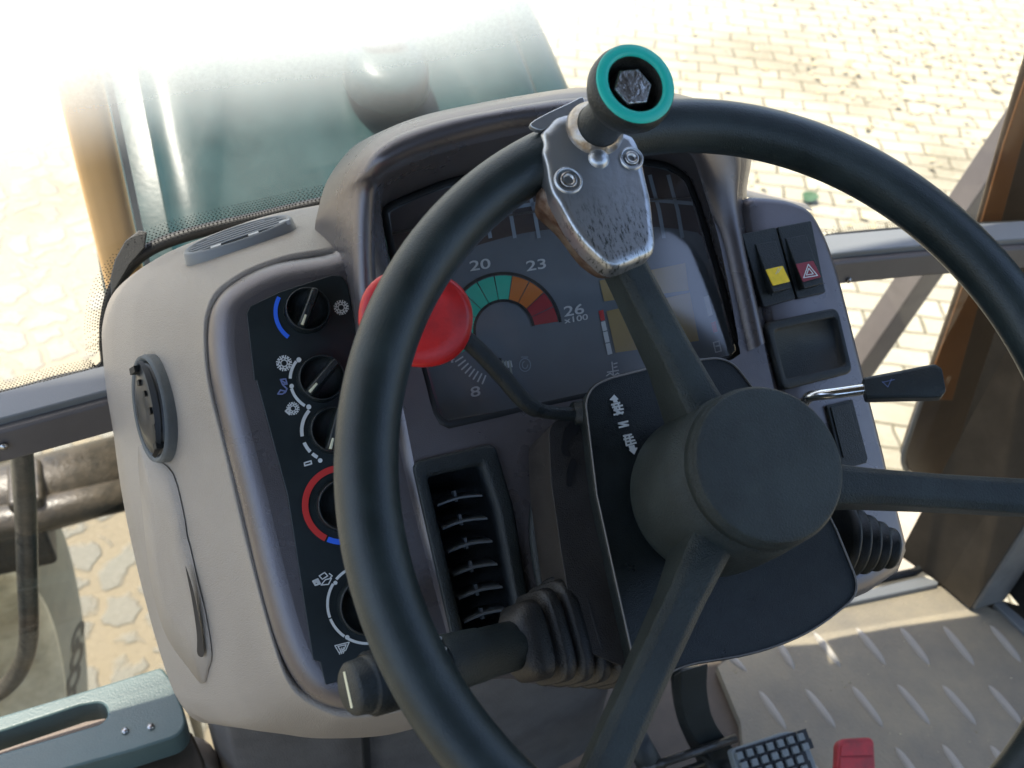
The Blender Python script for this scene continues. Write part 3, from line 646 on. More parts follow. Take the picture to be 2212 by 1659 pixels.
# ------------------------------------------------------------------ pedestal below the dashboard
ped = thing('dashboard_pedestal', 'dark grey textured cover of the pedestal under the dashboard', 'pedestal', (-.1, .24, 1.3))
FY = yfr(.215)
prof_ = [(-.318, .36), (-.315, .28), (-.300, .235), (-.27, .217), (-.10, .210), (.04, .212), (.10, .235), (.12, .30), (.12, .36)]
prof_ = [V((x, y, 0)) for x, y in prof_]; prof_ = catmull(prof_, 5)
b = MB(); b.loft([[V((p.x*(1+.0*z), p.y+(z-1.3)*.02-.02, z)) for p in prof_] for z in (1.30, 1.45, 1.6, 1.75, 1.84)], closed=False); obj('cover', b, M['carpet'], ped)
a_ = FY.at(768, 1556); c_ = FY.at(790, 1700)
b = MB(); b.box((a_+V((c_.x, c_.y, c_.z)))/2+V((0, -.028, 0)), (.006, .010, .40)); obj('seam', b, M['seal'], ped)
b = MB(); b.lathe([(.03, -.04), (.028, 0), (.018, .012), (0, .016)], lvl(1.44).at(405, 1655), (0, -.3, 1), 24); tag(obj('beige_boot', b, M['beige']), 'small beige rounded cap at the foot of the pedestal', 'cap')

# ------------------------------------------------------------------ dashboard
dash = thing('dashboard', 'grey violet and beige moulded dashboard with black control plate and air vents', 'dashboard', PAN.at(1100, 900, -.1))
# front edge line of the whole dashboard, in the panel plane
outl = [(722, 534), (600, 556), (520, 590), (470, 632), (449, 690), (452, 790), (475, 905), (520, 1085), (562, 1262), (602, 1400), (645, 1485), (700, 1530), (785, 1546), (870, 1526), (1005, 1488), (1100, 1474), (1168, 1486), (1240, 1494), (1400, 1480), (1600, 1400), (1960, 1240), (1931, 1033), (1888, 859), (1828, 617), (1803, 532), (1782, 486), (1757, 451), (1728, 433), (1675, 422), (1612, 420), (1606, 340), (1578, 278), (1510, 236), (1385, 207), (1240, 204), (1120, 220), (1010, 240), (908, 264), (826, 294), (785, 324), (752, 372), (735, 440), (728, 500)]
fo = catmull([PAN.at(*p) for p in outl], 4, True)
cen_ = PAN.at(1150, 950)
def inset(ring, d, h):
    """move a closed outline inwards by d in the panel plane and to height h"""
    out = []; N = len(ring)
    for i in range(N):
        a, c = ring[i-1], ring[(i+1) % N]; t = (c-a).normalized(); nn = PAN.n.cross(t)
        if nn.dot(cen_-ring[i]) < 0: nn = -nn
        out.append(ring[i]+nn*d+PAN.n*h)
    return out
rings = []
for k in range(7):
    t = k/6*pi/2
    rings.append(inset(fo, .016*(1-cos(t)), -.018+.018*sin(t)))
flat = rings[-1]
midh = [(835, 800), (860, 905), (892, 1070), (962, 1335), (990, 1440), (1060, 1455), (1180, 1432), (1490, 1400), (1690, 1100), (1645, 760), (1612, 640), (1572, 500), (1550, 425), (1534, 365), (1512, 325), (1450, 293), (1350, 274), (1240, 268), (1133, 275), (1050, 292), (960, 316), (885, 340), (842, 364), (816, 392), (808, 430), (806, 568), (814, 690)]
b = MB(); b.loft([inset(fo, .004, -.05), inset(fo, 0, -.03)]+rings); b.cap(flat, [catmull([PAN.at(*p) for p in midh], 3, True)], PAN); obj('fascia', b, M['purple'], dash, normals=False)

# beige shell behind the left pod: from its front ridge round to the back silhouette
sil = [(742, 437), (690, 446), (560, 476), (420, 527), (335, 562), (275, 602), (238, 645), (221, 705), (222, 765), (230, 845), (244, 930), (262, 1060), (290, 1200), (328, 1350), (362, 1460), (388, 1515), (432, 1548), (540, 1552), (640, 1560), (800, 1560), (900, 1540)]
rid = [(752, 528), (690, 536), (615, 549), (540, 575), (490, 604), (458, 634), (441, 676), (437, 720), (440, 790), (452, 860), (478, 965), (512, 1110), (545, 1240), (578, 1360), (602, 1435), (622, 1480), (650, 1512), (700, 1540), (745, 1553), (820, 1548), (900, 1530)]
r1 = catmull([PAN.at(*p, -.020) for p in rid], 5); r0 = catmull([PAN.at(*p, -.034) for p in rid], 5)
r3 = catmull([PAN.at(*p, -.185) for p in sil], 5)
shr = []
nrm_c = PAN.at(640, 1000, -.05)
for hh, t_ in ((0, 0), (.08, .22), (.25, .47), (.5, .72), (.78, .92), (1, 1)):
    ring = []
    for p, q in zip(r1, r3):
        base_ = p*(1-hh)+q*hh
        # bulge outward so that the shoulder stays full
        out_ = (base_-nrm_c); out_ -= out_.dot(PAN.n)*PAN.n; out_.normalize()
        ring.append(base_+out_*.012*sin(pi*hh))
    shr.append(ring)
lip = [[p-(p-nrm_c).normalized()*.012+PAN.n*-.002 for p in r1], [p-(p-nrm_c).normalized()*.006+PAN.n*.004 for p in r1], [p-(p-nrm_c).normalized()*.002+PAN.n*.004 for p in r1]]
tail = [[p+V((.0, .012, -.03)) for p in r3]]
b = MB(); b.loft(lip+shr+tail, closed=False); obj('beige_shell', b, M['beige'], dash)
# top deck behind the centre
b = MB(); b.loft([[PAN.at(*p, -.020) for p in [(690, 536), (1000, 480), (1300, 440), (1590, 421), (1757, 455)]], [PAN.at(*p, -.19) for p in [(690, 444), (1000, 400), (1300, 380), (1580, 400), (1740, 440)]]], closed=False); obj('top_deck', b, M['beige'], dash)

# side vent disc on the beige flank
pA, pB, pC = (302, 772), (372, 1000), (338, 880)
flank = yfr(0)
def shell_pt(u, hh):
    """point on the flank: u along the outline, hh front (0) to back (1)"""
    i = u*(len(r1)-1); k = int(i); f_ = i-k; k2 = min(k+1, len(r1)-1)
    p = r1[k]*(1-f_)+r1[k2]*f_; q = r3[k]*(1-f_)+r3[k2]*f_
    base_ = p*(1-hh)+q*hh; out_ = (base_-nrm_c); out_ -= out_.dot(PAN.n)*PAN.n; out_.normalize()
    return base_+out_*.012*sin(pi*hh), out_
def nearest(px, py):
    best = None
    for iu in range(121):
        for ih in range(2, 60):
            p, o_ = shell_pt(iu/120, ih/61)
            q = RM.transposed() @ (p-CAM); X_, Y_ = 1106-2240*q.x/q.z, 829.5+2240*q.y/q.z
            e = (X_-px)**2+(Y_-py)**2
            if best is None or e < best[0]: best = (e, p, iu/120, ih/61, o_)
    return best
T_, B2, L_, R_ = nearest(322, 772), nearest(364, 996), nearest(300, 880), nearest(362, 880)
cv = (T_[1]+B2[1])/2; lv = (T_[1]-B2[1]); lv_r = lv.length/2; lv.normalize()
wv2 = (R_[1]-L_[1]); wv2 -= wv2.dot(lv)*lv; wr = wv2.length/2; wv2.normalize(); nv = lv.cross(wv2)
if nv.dot(L_[4]) < 0: nv = -nv
b = MB(); b.lathe([(1.03, -.018), (1.03, .002), (1.0, .005), (.93, .004), (.90, -.002)], V((0, 0, 0)), (0, 0, 1), 44, caps=(False, False))
cv = cv+nv*max(0, (nearest(333, 885)[1]-cv).dot(nv))+nv*.0022
def tovent(mb): mb.v = [cv+wv2*q.x*wr+lv*q.y*lv_r+nv*(q.z) for q in mb.v]; return mb
sv = obj('side_vent', tovent(b), M['sealgrey'], dash)
b = MB(); b.lathe([(.93, -.002), (.85, .0045), (.5, .0075), (.2, .007), (0, .0065)], V((0, 0, 0)), (0, 0, 1), 44, caps=(False, False)); obj('vent_disc', tovent(b), mat('vent_disc_grey', (.03, .03, .028), .35, rvar=.1), sv)
b = MB()
for (x, y, wx, wy) in ((-.2, .78, .35, .12), (.05, .5, .14, .10), (.30, .25, .12, .10), (.45, -.1, .12, .12), (.55, -.45, .14, .16), (.4, -.75, .2, .12)):
    b.prism([V((x-wx/2, y-wy/2, .009)), V((x+wx/2, y-wy/2, .009)), V((x+wx/2, y+wy/2, .009)), V((x-wx/2, y+wy/2, .009))], ZUP, .006)
obj('vent_clips', tovent(b), M['seal'], sv)
b = MB(); b.loft([[V((.86*cos(t), .93*sin(t), .006)), V((.62*cos(t)+.12, .88*sin(t), .009))] for t in [pi*(-.5+k/12*.95) for k in range(13)]], closed=False); obj('vent_slot', tovent(b), M['seal'], sv)
# oval top vent, set into the shell
def onshell(px, py, h): 
    n_ = nearest(px, py); return n_[1]+n_[4]*h
VE, VW = onshell(636, 490, 0), onshell(412, 562, 0); vmid = onshell(524, 527, 0); vup = nearest(524, 527)[4]
vx = (VE-VW).normalized(); vup = (vup-vup.dot(vx)*vx).normalized(); vup = vx.cross(onshell(524, 500, 0)-onshell(530, 548, 0)).normalized()
if vup.z < 0: vup = -vup
vy = vup.cross(vx)
if vy.y < 0: vy = -vy
vl = (VE-VW).length/2; vm = (VE+VW)/2; vm = vm+vup*max(0, (vmid-vm).dot(vup))+vup*.003; vw_ = .020
def ovp(t, s_=1, h=0): return vm+vx*vl*s_*cos(t)+vy*vw_*s_*sin(t)*(1 if sin(t) > 0 else .8)+vup*h
b = MB(); b.loft([[ovp(2*pi*k/56, s_, h) for k in range(56)] for s_, h in ((1.10, -.006), (1.07, .0015), (1.03, .0028), (.98, .0026), (.95, -.003))]); vt = obj('top_vent', b, mat('vent_frame_grey', (.20, .205, .20), .4), dash)
b = MB(); b.face([ovp(2*pi*k/56, .97, -.0005) for k in range(56)]); obj('vent_well', b, M['void'], vt)
b = MB()
for k in range(5):
    y_ = -.30+k*.27; hw = .93*math.sqrt(max(.03, 1-y_*y_))
    arc_ = [vm+vx*vl*hw*s_+vy*vw_*(y_+.10*(1-s_*s_))+vup*.0006 for s_ in (-1, -.75, -.5, -.25, 0, .25, .5, .75, 1)]
    b.loft([[p-vy*.0011, p+vup*.0016, p+vy*.0011+vup*.0008] for p in arc_], closed=True)
obj('vent_blades', b, mat('grey_slats', (.26, .27, .27), .4), vt)
b = MB()
for s_ in (-.45, .28, .9): b.box(vm+vx*vl*s_-vy*vw_*.62*math.sqrt(1-s_*s_*.9)+vup*.0012, (.007, .004, .003), (vx, vy, vup))
obj('vent_lug', b, mat('lug_grey', (.4, .4, .39), .4), vt)

# recessed flap on the flank with its dark finger slot
fl = [(310, 960), (338, 985), (370, 1035), (398, 1100), (408, 1145), (412, 1190), (428, 1255), (444, 1330), (455, 1400), (452, 1440), (440, 1470), (415, 1440), (370, 1370), (345, 1300), (330, 1200), (318, 1080)]
fp = [(lambda n_: (n_[1], n_[4]))(nearest(*p)) for p in fl]
fc = sum((p for p, _ in fp), V((0, 0, 0)))/len(fp)
ring0 = catmull([p+o_*.0005 for p, o_ in fp], 3, True); ring1 = catmull([p+o_*.004+(fc-p).normalized()*.003 for p, o_ in fp], 3, True)
fcen = catmull([fc+(p-fc)*.5+o_*.005 for p, o_ in fp], 3, True)
b = MB(); b.loft([ring0, ring1, fcen], caps=(False, True)); fl_o = obj('side_flap', b, M['beige'], dash)
sl_ = [(418, 1205), (434, 1262), (447, 1330), (450, 1395), (438, 1400), (436, 1340), (428, 1280)]
sp = [(lambda n_: n_[1]+n_[4]*.0072)(nearest(*p)) for p in sl_]
b = MB(); b.face(catmull(sp, 4, True)); obj('finger_slot', b, mat('slot_shadow', (.03, .025, .02), .8), fl_o)

# black control plate on the pod
def plate(px, h, th, m, name, parent, r=.0, bev=0, seg=3, fr=PAN):
    b = MB(); pts_ = [fr.at(*p, h) for p in px]
    if r: pts_ = rnd(pts_, r)
    b.prism(pts_, fr.n, th); return obj(name, b, m, parent, bevel=bev, seg=seg)
cp = plate([(533, 677), (540, 661), (604, 630), (717, 594), (739, 596), (751, 616), (775, 740), (820, 960), (870, 1200), (915, 1434), (770, 1462), (703, 1480), (691, 1430), (676, 1426), (621, 1070), (554, 822), (549, 822)], .0012, .003, M['panel'], 'control_plate', dash, r=.0, bev=.0006, seg=2)
def arc(cx, cy, r1_, r2_, a0, a1, m, h=.0018, name='arc_mark', parent=None):
    """printed arc; angles in degrees measured clockwise from +x as in the photo"""
    n_ = max(2, int(abs(a1-a0)/5)); rr = []
    for k in range(n_+1):
        t = rad(a0+(a1-a0)*k/n_); rr.append([PAN.at(cx+r_*cos(t), cy+r_*sin(t), h) for r_ in (r1_, r2_)])
    b = MB(); b.loft(rr, closed=False, smooth=False); return b
def dot(cx, cy, r_, h=.0018):
    b = MB(); b.face([PAN.at(cx+r_*cos(2*pi*k/12), cy+r_*sin(2*pi*k/12), h) for k in range(12)]); return b
def joinm(*ms):
    b = MB()
    for m_ in ms: b.add(m_.v, m_.f, False)
    return b
def strokes(lines, wpx, h=.0018, fr=PAN):
    b = MB()
    for ln in lines:
        for (x0, y0), (x1, y1) in zip(ln[:-1], ln[1:]):
            dx, dy = x1-x0, y1-y0; l = math.hypot(dx, dy) or 1; nx, ny = -dy/l*wpx/2, dx/l*wpx/2; ex, ey = dx/l*wpx*.3, dy/l*wpx*.3
            b.face([fr.at(x0+nx-ex, y0+ny-ey, h), fr.at(x1+nx+ex, y1+ny+ey, h), fr.at(x1-nx+ex, y1-ny+ey, h), fr.at(x0-nx-ex, y0-ny-ey, h)])
    return b
def knob(cx, cy, rpx, d, label, wing=True):
    c = PAN.at(cx, cy, .001); R_ = (PAN.at(cx+rpx, cy)-PAN.at(cx-rpx, cy)).length/2
    b = MB(); b.lathe([(R_*1.04, 0), (R_*1.0, .003), (R_*.99, .010), (R_*.95, .0115), (R_*.90, .0105), (R_*.86, .006), (R_*.5, .0045), (0, .004)], c, PAN.n, 48, caps=(False, False))
    k_ = obj('rotary_knob', b, M['black2'], dash); k_['label'] = label
    # grip wing across the knob
    dv = (PAN.at(cx+d[0], cy+d[1], .001)-c).normalized(); sv_ = PAN.n.cross(dv)
    wd = R_*.20
    b = MB(); b.loft([[c+dv*R_*s_-sv_*w_*1.25+PAN.n*.003, c+dv*R_*s_*.97-sv_*w_*.75+PAN.n*h_, c+dv*R_*s_*.97+sv_*w_*.75+PAN.n*h_, c+dv*R_*s_+sv_*w_*1.25+PAN.n*.003] for s_, w_, h_ in ((-.97, wd*.8, .013), (-.9, wd, .019), (0, wd, .020), (.9, wd, .019), (.97, wd*.8, .012))], closed=False, smooth=False)
    obj('grip', b, M['black2'], k_, bevel=.0012)
    b = MB(); b.prism([c+dv*R_*x+sv_*y*R_+PAN.n*.0212 for x, y in ((.45, -.045), (.93, -.06), (.93, .06), (.45, .045))], PAN.n, .002); obj('pointer', b, mat('cream_pointer', (.6, .58, .42), .4) if 'cream' not in M else M['cream'], k_, bevel=.0003)
M['cream'] = mat('cream_pointer', (.62, .60, .42), .4)
dW = (-110, 290)
knob(662.6, 673.5, 48, dW, 'top knob with blue arc'); knob(692.5, 820, 50, (-215, 255), 'second knob with white arc')
knob(718, 930, 50, (-80, 300), 'third knob'); knob(739, 1091, 56, (0, 1), 'knob inside the red arc'); knob(794, 1305, 64, (-110, -120), 'lowest knob')
def pr_mark(name, b, m): return obj(name, b, m, cp, normals=False)
pr_mark('blue_arc', arc(662.6, 673.5, 63, 72, 126, 208, 0), M['blue'])
pr_mark('white_arc', joinm(arc(692.5, 820, 62.5, 69, 182, 217, 0), arc(692.5, 820, 62.5, 69, 121, 163, 0), dot(*c10(475, 800), 5.5), dot(*c10(420, 1000), 5), dot(*c10(550, 1158), 5.5)), M['white'])
pr_mark('white_arc', joinm(arc(718, 930, 62.5, 70, 169, 221, 0), arc(718, 930, 62.5, 70, 136, 157, 0), arc(718, 930, 62.5, 70, 119, 131, 0), dot(*c10(637, 1565), 5)), M['white'])
pr_mark('red_arc', arc(739, 1091, 73, 87, 116, 300, 0), M['redp']); pr_mark('blue_arc', arc(739, 1091, 74, 86, 60, 113, 0), M['blue'])
pr_mark('white_arc', joinm(arc(792.5, 1305, 82, 88, 219, 250, 0), arc(792.5, 1305, 82, 88, 160, 211, 0), arc(792.5, 1305, 82, 88, 125, 158, 0), arc(792.5, 1305, 82, 88, 60, 119, 0), dot(*c11(645, 835), 4.5), dot(*c11(722, 1190), 5)), M['white'])
def flake(cx, cy, r_, filled=False):
    L2_ = []
    for k in range(8):
        a = pi*k/4+.2; c_, s_ = cos(a), sin(a)
        L2_.append([(cx+c_*r_*.38, cy+s_*r_*.38), (cx+c_*r_, cy+s_*r_)])
        for e in (.5, -.5):
            L2_.append([(cx+c_*r_*.6, cy+s_*r_*.6), (cx+cos(a+e)*r_*.95, cy+sin(a+e)*r_*.95)])
    ring = [[(cx+cos(a_)*r_*.42, cy+sin(a_)*r_*.42) for a_ in [2*pi*k/12 for k in range(13)]]]
    return strokes(L2_+ring, r_*.14)
pr_mark('snowflake_symbol', flake(*c10(797, 402), 16), M['white']); pr_mark('snowflake_symbol', flake(*c10(363, 826), 17), M['white'])
pr_mark('snowflake_symbol', joinm(flake(*c10(430, 1170), 14), strokes([[c10(375, 1190), c10(405, 1160), c10(405, 1215), c10(375, 1190)]], 4)), M['white'])
pr_mark('fan_symbol', strokes([[c10(335, 950), c10(375, 945), c10(385, 985), c10(350, 985), c10(335, 950)], [c10(352, 990), c10(385, 1020), c10(370, 1050)], [c10(315, 1060), c10(335, 1030), c10(378, 1040), c10(350, 1060), c10(315, 1060)], [c10(345, 960), c10(372, 975)]], 3), M['bluegrey'])
pr_mark('small_square', strokes([[c10(517, 1583), c10(567, 1568), c10(572, 1590), c10(520, 1605), c10(517, 1583)]], 2.8), M['white'])
pr_mark('fan_symbol', joinm(strokes([[c11(500, 825), c11(530, 812), c11(545, 840), c11(515, 850), c11(500, 825)], [c11(512, 822), c11(538, 838)], [c11(510, 835), c11(535, 820)]], 4), strokes([[c11(540, 790), c11(575, 768), c11(595, 790), c11(560, 812), c11(540, 790)], [c11(552, 850), c11(580, 815), c11(620, 805), c11(600, 845), c11(552, 850)], [c11(605, 775), c11(625, 790), c11(612, 800)]], 2.4)), M['white'])
def blk():
    o_ = [(642, 1245), (735, 1222), (712, 1275), (668, 1290), (642, 1245)]; i_ = [(662, 1250), (715, 1238), (702, 1268), (676, 1275), (662, 1250)]
    L_ = [[c11(*p) for p in o_], [c11(*p) for p in i_]]
    L_ += [[c11(672+12*k, 1300-3*k), c11(678+12*k, 1280-3*k), c11(674+12*k, 1262-3*k)] for k in range(3)]
    return strokes(L_, 2.2)
pr_mark('defrost_symbol', blk(), M['white'])

# centre section: raised panel that carries screen and vent
midp = [(825, 800), (850, 905), (884, 1070), (955, 1335), (985, 1448), (1010, 1466), (1060, 1462), (1180, 1440), (1500, 1420), (1700, 1100), (1658, 760), (1628, 640), (1592, 500), (1574, 425), (1556, 355), (1530, 305), (1458, 270), (1350, 250), (1240, 244), (1133, 250), (1042, 268), (948, 290), (862, 318), (815, 346), (787, 384), (780, 430), (779, 568), (792, 690)]
b = MB(); mr = catmull([PAN.at(*p) for p in midp], 3, True)
CP_LOFT = [inset(mr, 0, -.001), inset(mr, .002, .005), inset(mr, .006, .0075)]

# cowl round the instruments
CH = .052   # height of the lip above the panel
lipo = [(778, 800), (768, 690), (763, 568), (765, 426), (774, 383), (796, 341), (824, 312), (867, 288), (940, 264), (1026, 245), (1130, 226), (1240, 212), (1380, 214), (1500, 240), (1570, 280), (1600, 340), (1592, 425), (1600, 500), (1625, 620), (1650, 740)]
lipi = [(842, 800), (822, 690), (810, 568), (813, 426), (824, 390), (849, 366), (891, 344), (960, 322), (1050, 298), (1133, 281), (1240, 274), (1350, 280), (1450, 300), (1500, 330), (1516, 370), (1533, 425), (1555, 500), (1578, 610), (1598, 700), (1612, 760)]
silc = [(760, 800), (730, 680), (690, 560), (680, 500), (688, 450), (707, 390), (746, 334), (785, 302), (877, 264), (1000, 236), (1110, 216), (1240, 198), (1390, 200), (1515, 228), (1585, 272), (1612, 340), (1600, 425), (1603, 500), (1628, 620), (1653, 740)]
def drop(k, n_, top):   # lip height falls to the panel at both legs
    t = k/(n_-1); e = min(1, t/.30 if t < .5 else max(0, (1-t)-.12)/.30); return .006+(top-.006)*(e*e*(3-2*e))
n_ = len(lipo)
co_ = catmull([PAN.at(*p, drop(i, n_, CH)) for i, p in enumerate(lipo)], 5)
ci_ = catmull([PAN.at(*p, drop(i, n_, CH)) for i, p in enumerate(lipi)], 5)
cs_ = catmull([PAN.at(*p, drop(i, n_, CH)-.085) for i, p in enumerate(silc)], 5)
scr = [(905, 800), (890, 760), (862, 650), (838, 543), (822, 461), (830, 446), (849, 433), (955, 390), (1060, 362), (1160, 345), (1260, 338), (1381, 341), (1440, 350), (1474, 369), (1492, 388), (1515, 444), (1558, 589), (1575, 650), (1590, 705), (1599, 740)]
def hscr(p): return -.024+(p[1]-340)/586*.0305
n2 = [PAN.at(*p, hscr(p)+.0012) for p in scr]; cin = catmull(n2, 5)
def mixr(a, c, t, h=0): return [p*(1-t)+q*t+PAN.n*h for p, q in zip(a, c)]
b = MB(); b.loft([cs_, mixr(cs_, co_, .5, .012), mixr(cs_, co_, .85, .007), co_], closed=False); cw = obj('cowl_outside', b, M['purple'], dash)
b = MB(); b.loft([co_, mixr(co_, ci_, .12, .0045), mixr(co_, ci_, .3, .0075), mixr(co_, ci_, .55, .008), mixr(co_, ci_, .8, .0055), mixr(co_, ci_, .95, .001), mixr(ci_, cin, .05, -.004)], closed=False); obj('cowl_lip', b, M['purple'], dash)
b = MB(); b.loft([mixr(ci_, cin, .05, -.004), mixr(ci_, cin, .5, .0), cin, [p-PAN.n*.012 for p in cin]], closed=False); obj('cowl_inside', b, M['purple'], dash)

# instrument screen
scp = [(970, 926), (948.5, 918), (930, 895), (905, 800), (862, 650), (838, 543), (822, 461), (830, 446), (849, 433), (955, 390), (1060, 362), (1160, 345), (1260, 338), (1381, 341), (1440, 350), (1474, 369), (1492, 388), (1515, 444), (1558, 589), (1600, 745), (1600, 765), (1586, 780), (1400, 836), (1193, 881), (1080, 905)]
SB = []
for p in scp:
    SB.append(p)
def hscr(p): return -.024+(p[1]-340)/586*.0305
inst = MB()
so_ = [PAN.at(*p, hscr(p)+.001) for p in SB]
cs2 = PAN.at(1220, 640)
ins = MB()
ri = [[p for p in so_]]
def shrink(ring, d, h):
    out = []; N_ = len(ring)
    for i in range(N_):
        t = (ring[(i+1) % N_]-ring[i-1]).normalized(); nn = PAN.n.cross(t)
        if nn.dot(cs2-ring[i]) < 0: nn = -nn
        out.append(ring[i]+nn*d+PAN.n*h)
    return out
sh_ = catmull([PAN.at(*PX, .0075) for PX in [(970, 924), (950, 917), (932, 894), (907, 800), (880, 715), (845, 620), (824, 560), (818, 426), (830, 394), (854, 370), (895, 348), (962, 325), (1050, 302), (1133, 285), (1240, 278), (1350, 284), (1450, 304), (1496, 334), (1512, 370), (1530, 425), (1553, 500), (1577, 610), (1593, 700), (1599, 745), (1586, 778), (1400, 834), (1193, 879), (1080, 903)]], 3, True)
ci2 = PAN.at(1220, 640)
sh_ = [p+(ci2-p).normalized()*.0015 for p in sh_]
vh_ = [PAN.at(*p, .0075) for p in [(900, 1006), (1062, 968), (1100, 1100), (1146, 1402), (1002, 1434)]]
b = MB(); b.loft(CP_LOFT); b.cap(CP_LOFT[-1], [sh_, vh_], PAN); obj('centre_panel', b, M['purple'], dash, normals=False)
ins.loft([so_, shrink(so_, .002, .002), shrink(so_, .005, .001)], closed=True); obj('screen_bezel', ins, M['seal'], dash)
# the face lies in its own plane, a little below the glass
SC = PAN
facep = shrink(so_, .005, 0)
fcx, fcy = 1220, 640
flatF = [PAN.at(p[0]+(fcx-p[0])*.006, p[1]+(fcy-p[1])*.006, -.030) for p in SB]
b = MB(); b.face(flatF); fc_o = obj('instrument_face', b, M['face'], dash)
b = MB(); b.loft([facep, flatF]); obj('screen_wall', b, M['black2'], dash)
Rf = .0
def fmark(name, b, m): return obj(name, b, m, fc_o, normals=False)
HF = -.0292
# upper arch field, dark, with grid of warning lamps
def up_lamps():
    b1 = MB()
    ring_t = [(838, 520), (842, 470), (860, 450), (960, 408), (1160, 362), (1300, 356), (1400, 360), (1465, 380), (1490, 420), (1515, 510)]
    ring_b = [(850, 600), (880, 590), (920, 570), (1000, 540), (1110, 508), (1200, 494), (1290, 488), (1380, 489), (1450, 493), (1520, 505)]
    b1.loft([[PAN.at(*p, HF-.0003) for p in catmull([V((*q, 0)) for q in ring_t], 4) for p in [(p.x, p.y)]], [PAN.at(*p, HF-.0003) for p in catmull([V((*q, 0)) for q in ring_b], 4) for p in [(p.x, p.y)]]], closed=False, smooth=False)
    return b1
fmark('lamp_field', up_lamps(), M['brownseg'])
gl = []
for x_ in (1015, 1055, 1108, 1160, 1215, 1270, 1325, 1375, 1430, 1470):
    gl.append([(x_-26, 380 if x_ > 1100 else 420), (x_-6, 455), (x_+4, 512 if x_ > 1040 else 530)])
gl.append([(985, 500), (1040, 478), (1110, 448), (1200, 432), (1330, 425), (1500, 440)])
fmark('lamp_grid', strokes(gl, 8, HF), M['facepale'])
# tachometer
tcx, tcy = c5(1075, 570)
def ring_seg(a0, a1, r1_, r2_, m, name='dial_segment'):
    b = arc(tcx, tcy, r1_, r2_, a0, a1, m, HF); return fmark(name, b, m)
ro, ri2 = 120, 67
fmark('dial_disc', joinm(arc(tcx, tcy, ro, ro+6, 172, 352, 0, HF), arc(tcx, tcy, ri2-6, ri2, 95, 352, 0, HF)), M['seal'])
for k in range(3): ring_seg(*(sorted((213+k*.0+20.5*k, 213+20.5*k+19.3))), ri2, ro, M['green'])
segs = [(190, 209, 'green'), (210.2, 229.5, 'green'), (230.7, 248, 'green'), (249.2, 264, 'green'), (265.2, 282, 'green')]
for o_ in [o_ for o_ in list(scn.collection.objects) if o_.name.startswith('dial_segment')]: bpy.data.objects.remove(o_)
for a0, a1, m_ in [(184, 203, 'green'), (204.2, 222, 'green'), (223.2, 240, 'green'), (241.2, 259, 'green'), (260.2, 278, 'green'), (279.2, 297, 'orangep'), (298.2, 316, 'orangep'), (317.2, 334, 'redseg'), (335.2, 351, 'redseg'), (152, 160, 'green'), (161, 183, 'green')]:
    ring_seg(a0, a1, ri2, ro-2, M[m_])
fmark('scale_ticks', strokes([[(tcx+r1_*cos(rad(a)), tcy+r1_*sin(rad(a))) for r1_ in (ri2+2, ri2+14)] for a in range(78, 152, 5)]+[[(tcx+r1_*cos(rad(a)), tcy+r1_*sin(rad(a))) for r1_ in (ro-14, ro+5)] for a in range(112, 152, 5)], 3.4, HF), M['white'])
fmark('dial_pointer', strokes([[(tcx+r1_*cos(rad(a)), tcy+r1_*sin(rad(a))) for r1_ in (ri2, ri2+28)] for a in (80, 86, 92, 98)], 4, HF+.0003), mat('pale_pointer', (.34, .36, .30), .5))
GX, GY = c5(1203, 782)
fmark('engine_symbol', strokes([[(GX+12*cos(2*pi*k/16), GY+14*sin(2*pi*k/16)) for k in range(17)], [(GX+6*cos(2*pi*k/10), GY+8*sin(2*pi*k/10)) for k in range(8)], [(GX-8, GY-17), (GX+6, GY-17)]], 2.2, HF), M['facepale'])
# display blocks, bars and temperature scale
def quad(pts_, m, name, h=HF): 
    b = MB(); b.face([PAN.at(*p, h) for p in pts_]); return fmark(name, b, m)
quad([(1295, 606), (1480, 568), (1488, 627), (1305, 651)], M['olive'], 'display_field')
quad([(1310, 672), (1490, 632), (1510, 736), (1330, 762)], M['olive'], 'display_field')
quad([(1293, 672), (1303, 669), (1307, 691), (1298, 694)], M['redp'], 'gauge_red')
quad([(1298, 696), (1307, 693), (1323, 764), (1313, 767)], M['white'], 'gauge_scale')
fmark('gauge_ticks', strokes([[(1301, 717), (1314, 714)], [(1306, 742), (1319, 739)]], 2, HF+.0003), M['face'])
fmark('thermometer_symbol', strokes([[(1322, 782), (1325, 812)], [(1326, 786), (1333, 784)], [(1326, 794), (1333, 792)], [(1310, 812), (1318, 806), (1326, 812), (1334, 806), (1340, 810)], [(1312, 804), (1336, 800)]], 2.4, HF), M['white'])
quad([(1520, 641), (1530, 638), (1540, 680), (1530, 683)], M['white'], 'gauge_scale')
quad([(1536, 697), (1546, 694), (1550, 716), (1541, 719)], M['redp'], 'gauge_red')
fmark('fuel_symbol', strokes([[(1541, 740), (1553, 737), (1558, 758), (1546, 761), (1541, 740)], [(1546, 748), (1556, 746)]], 2.4, HF), M['white'])

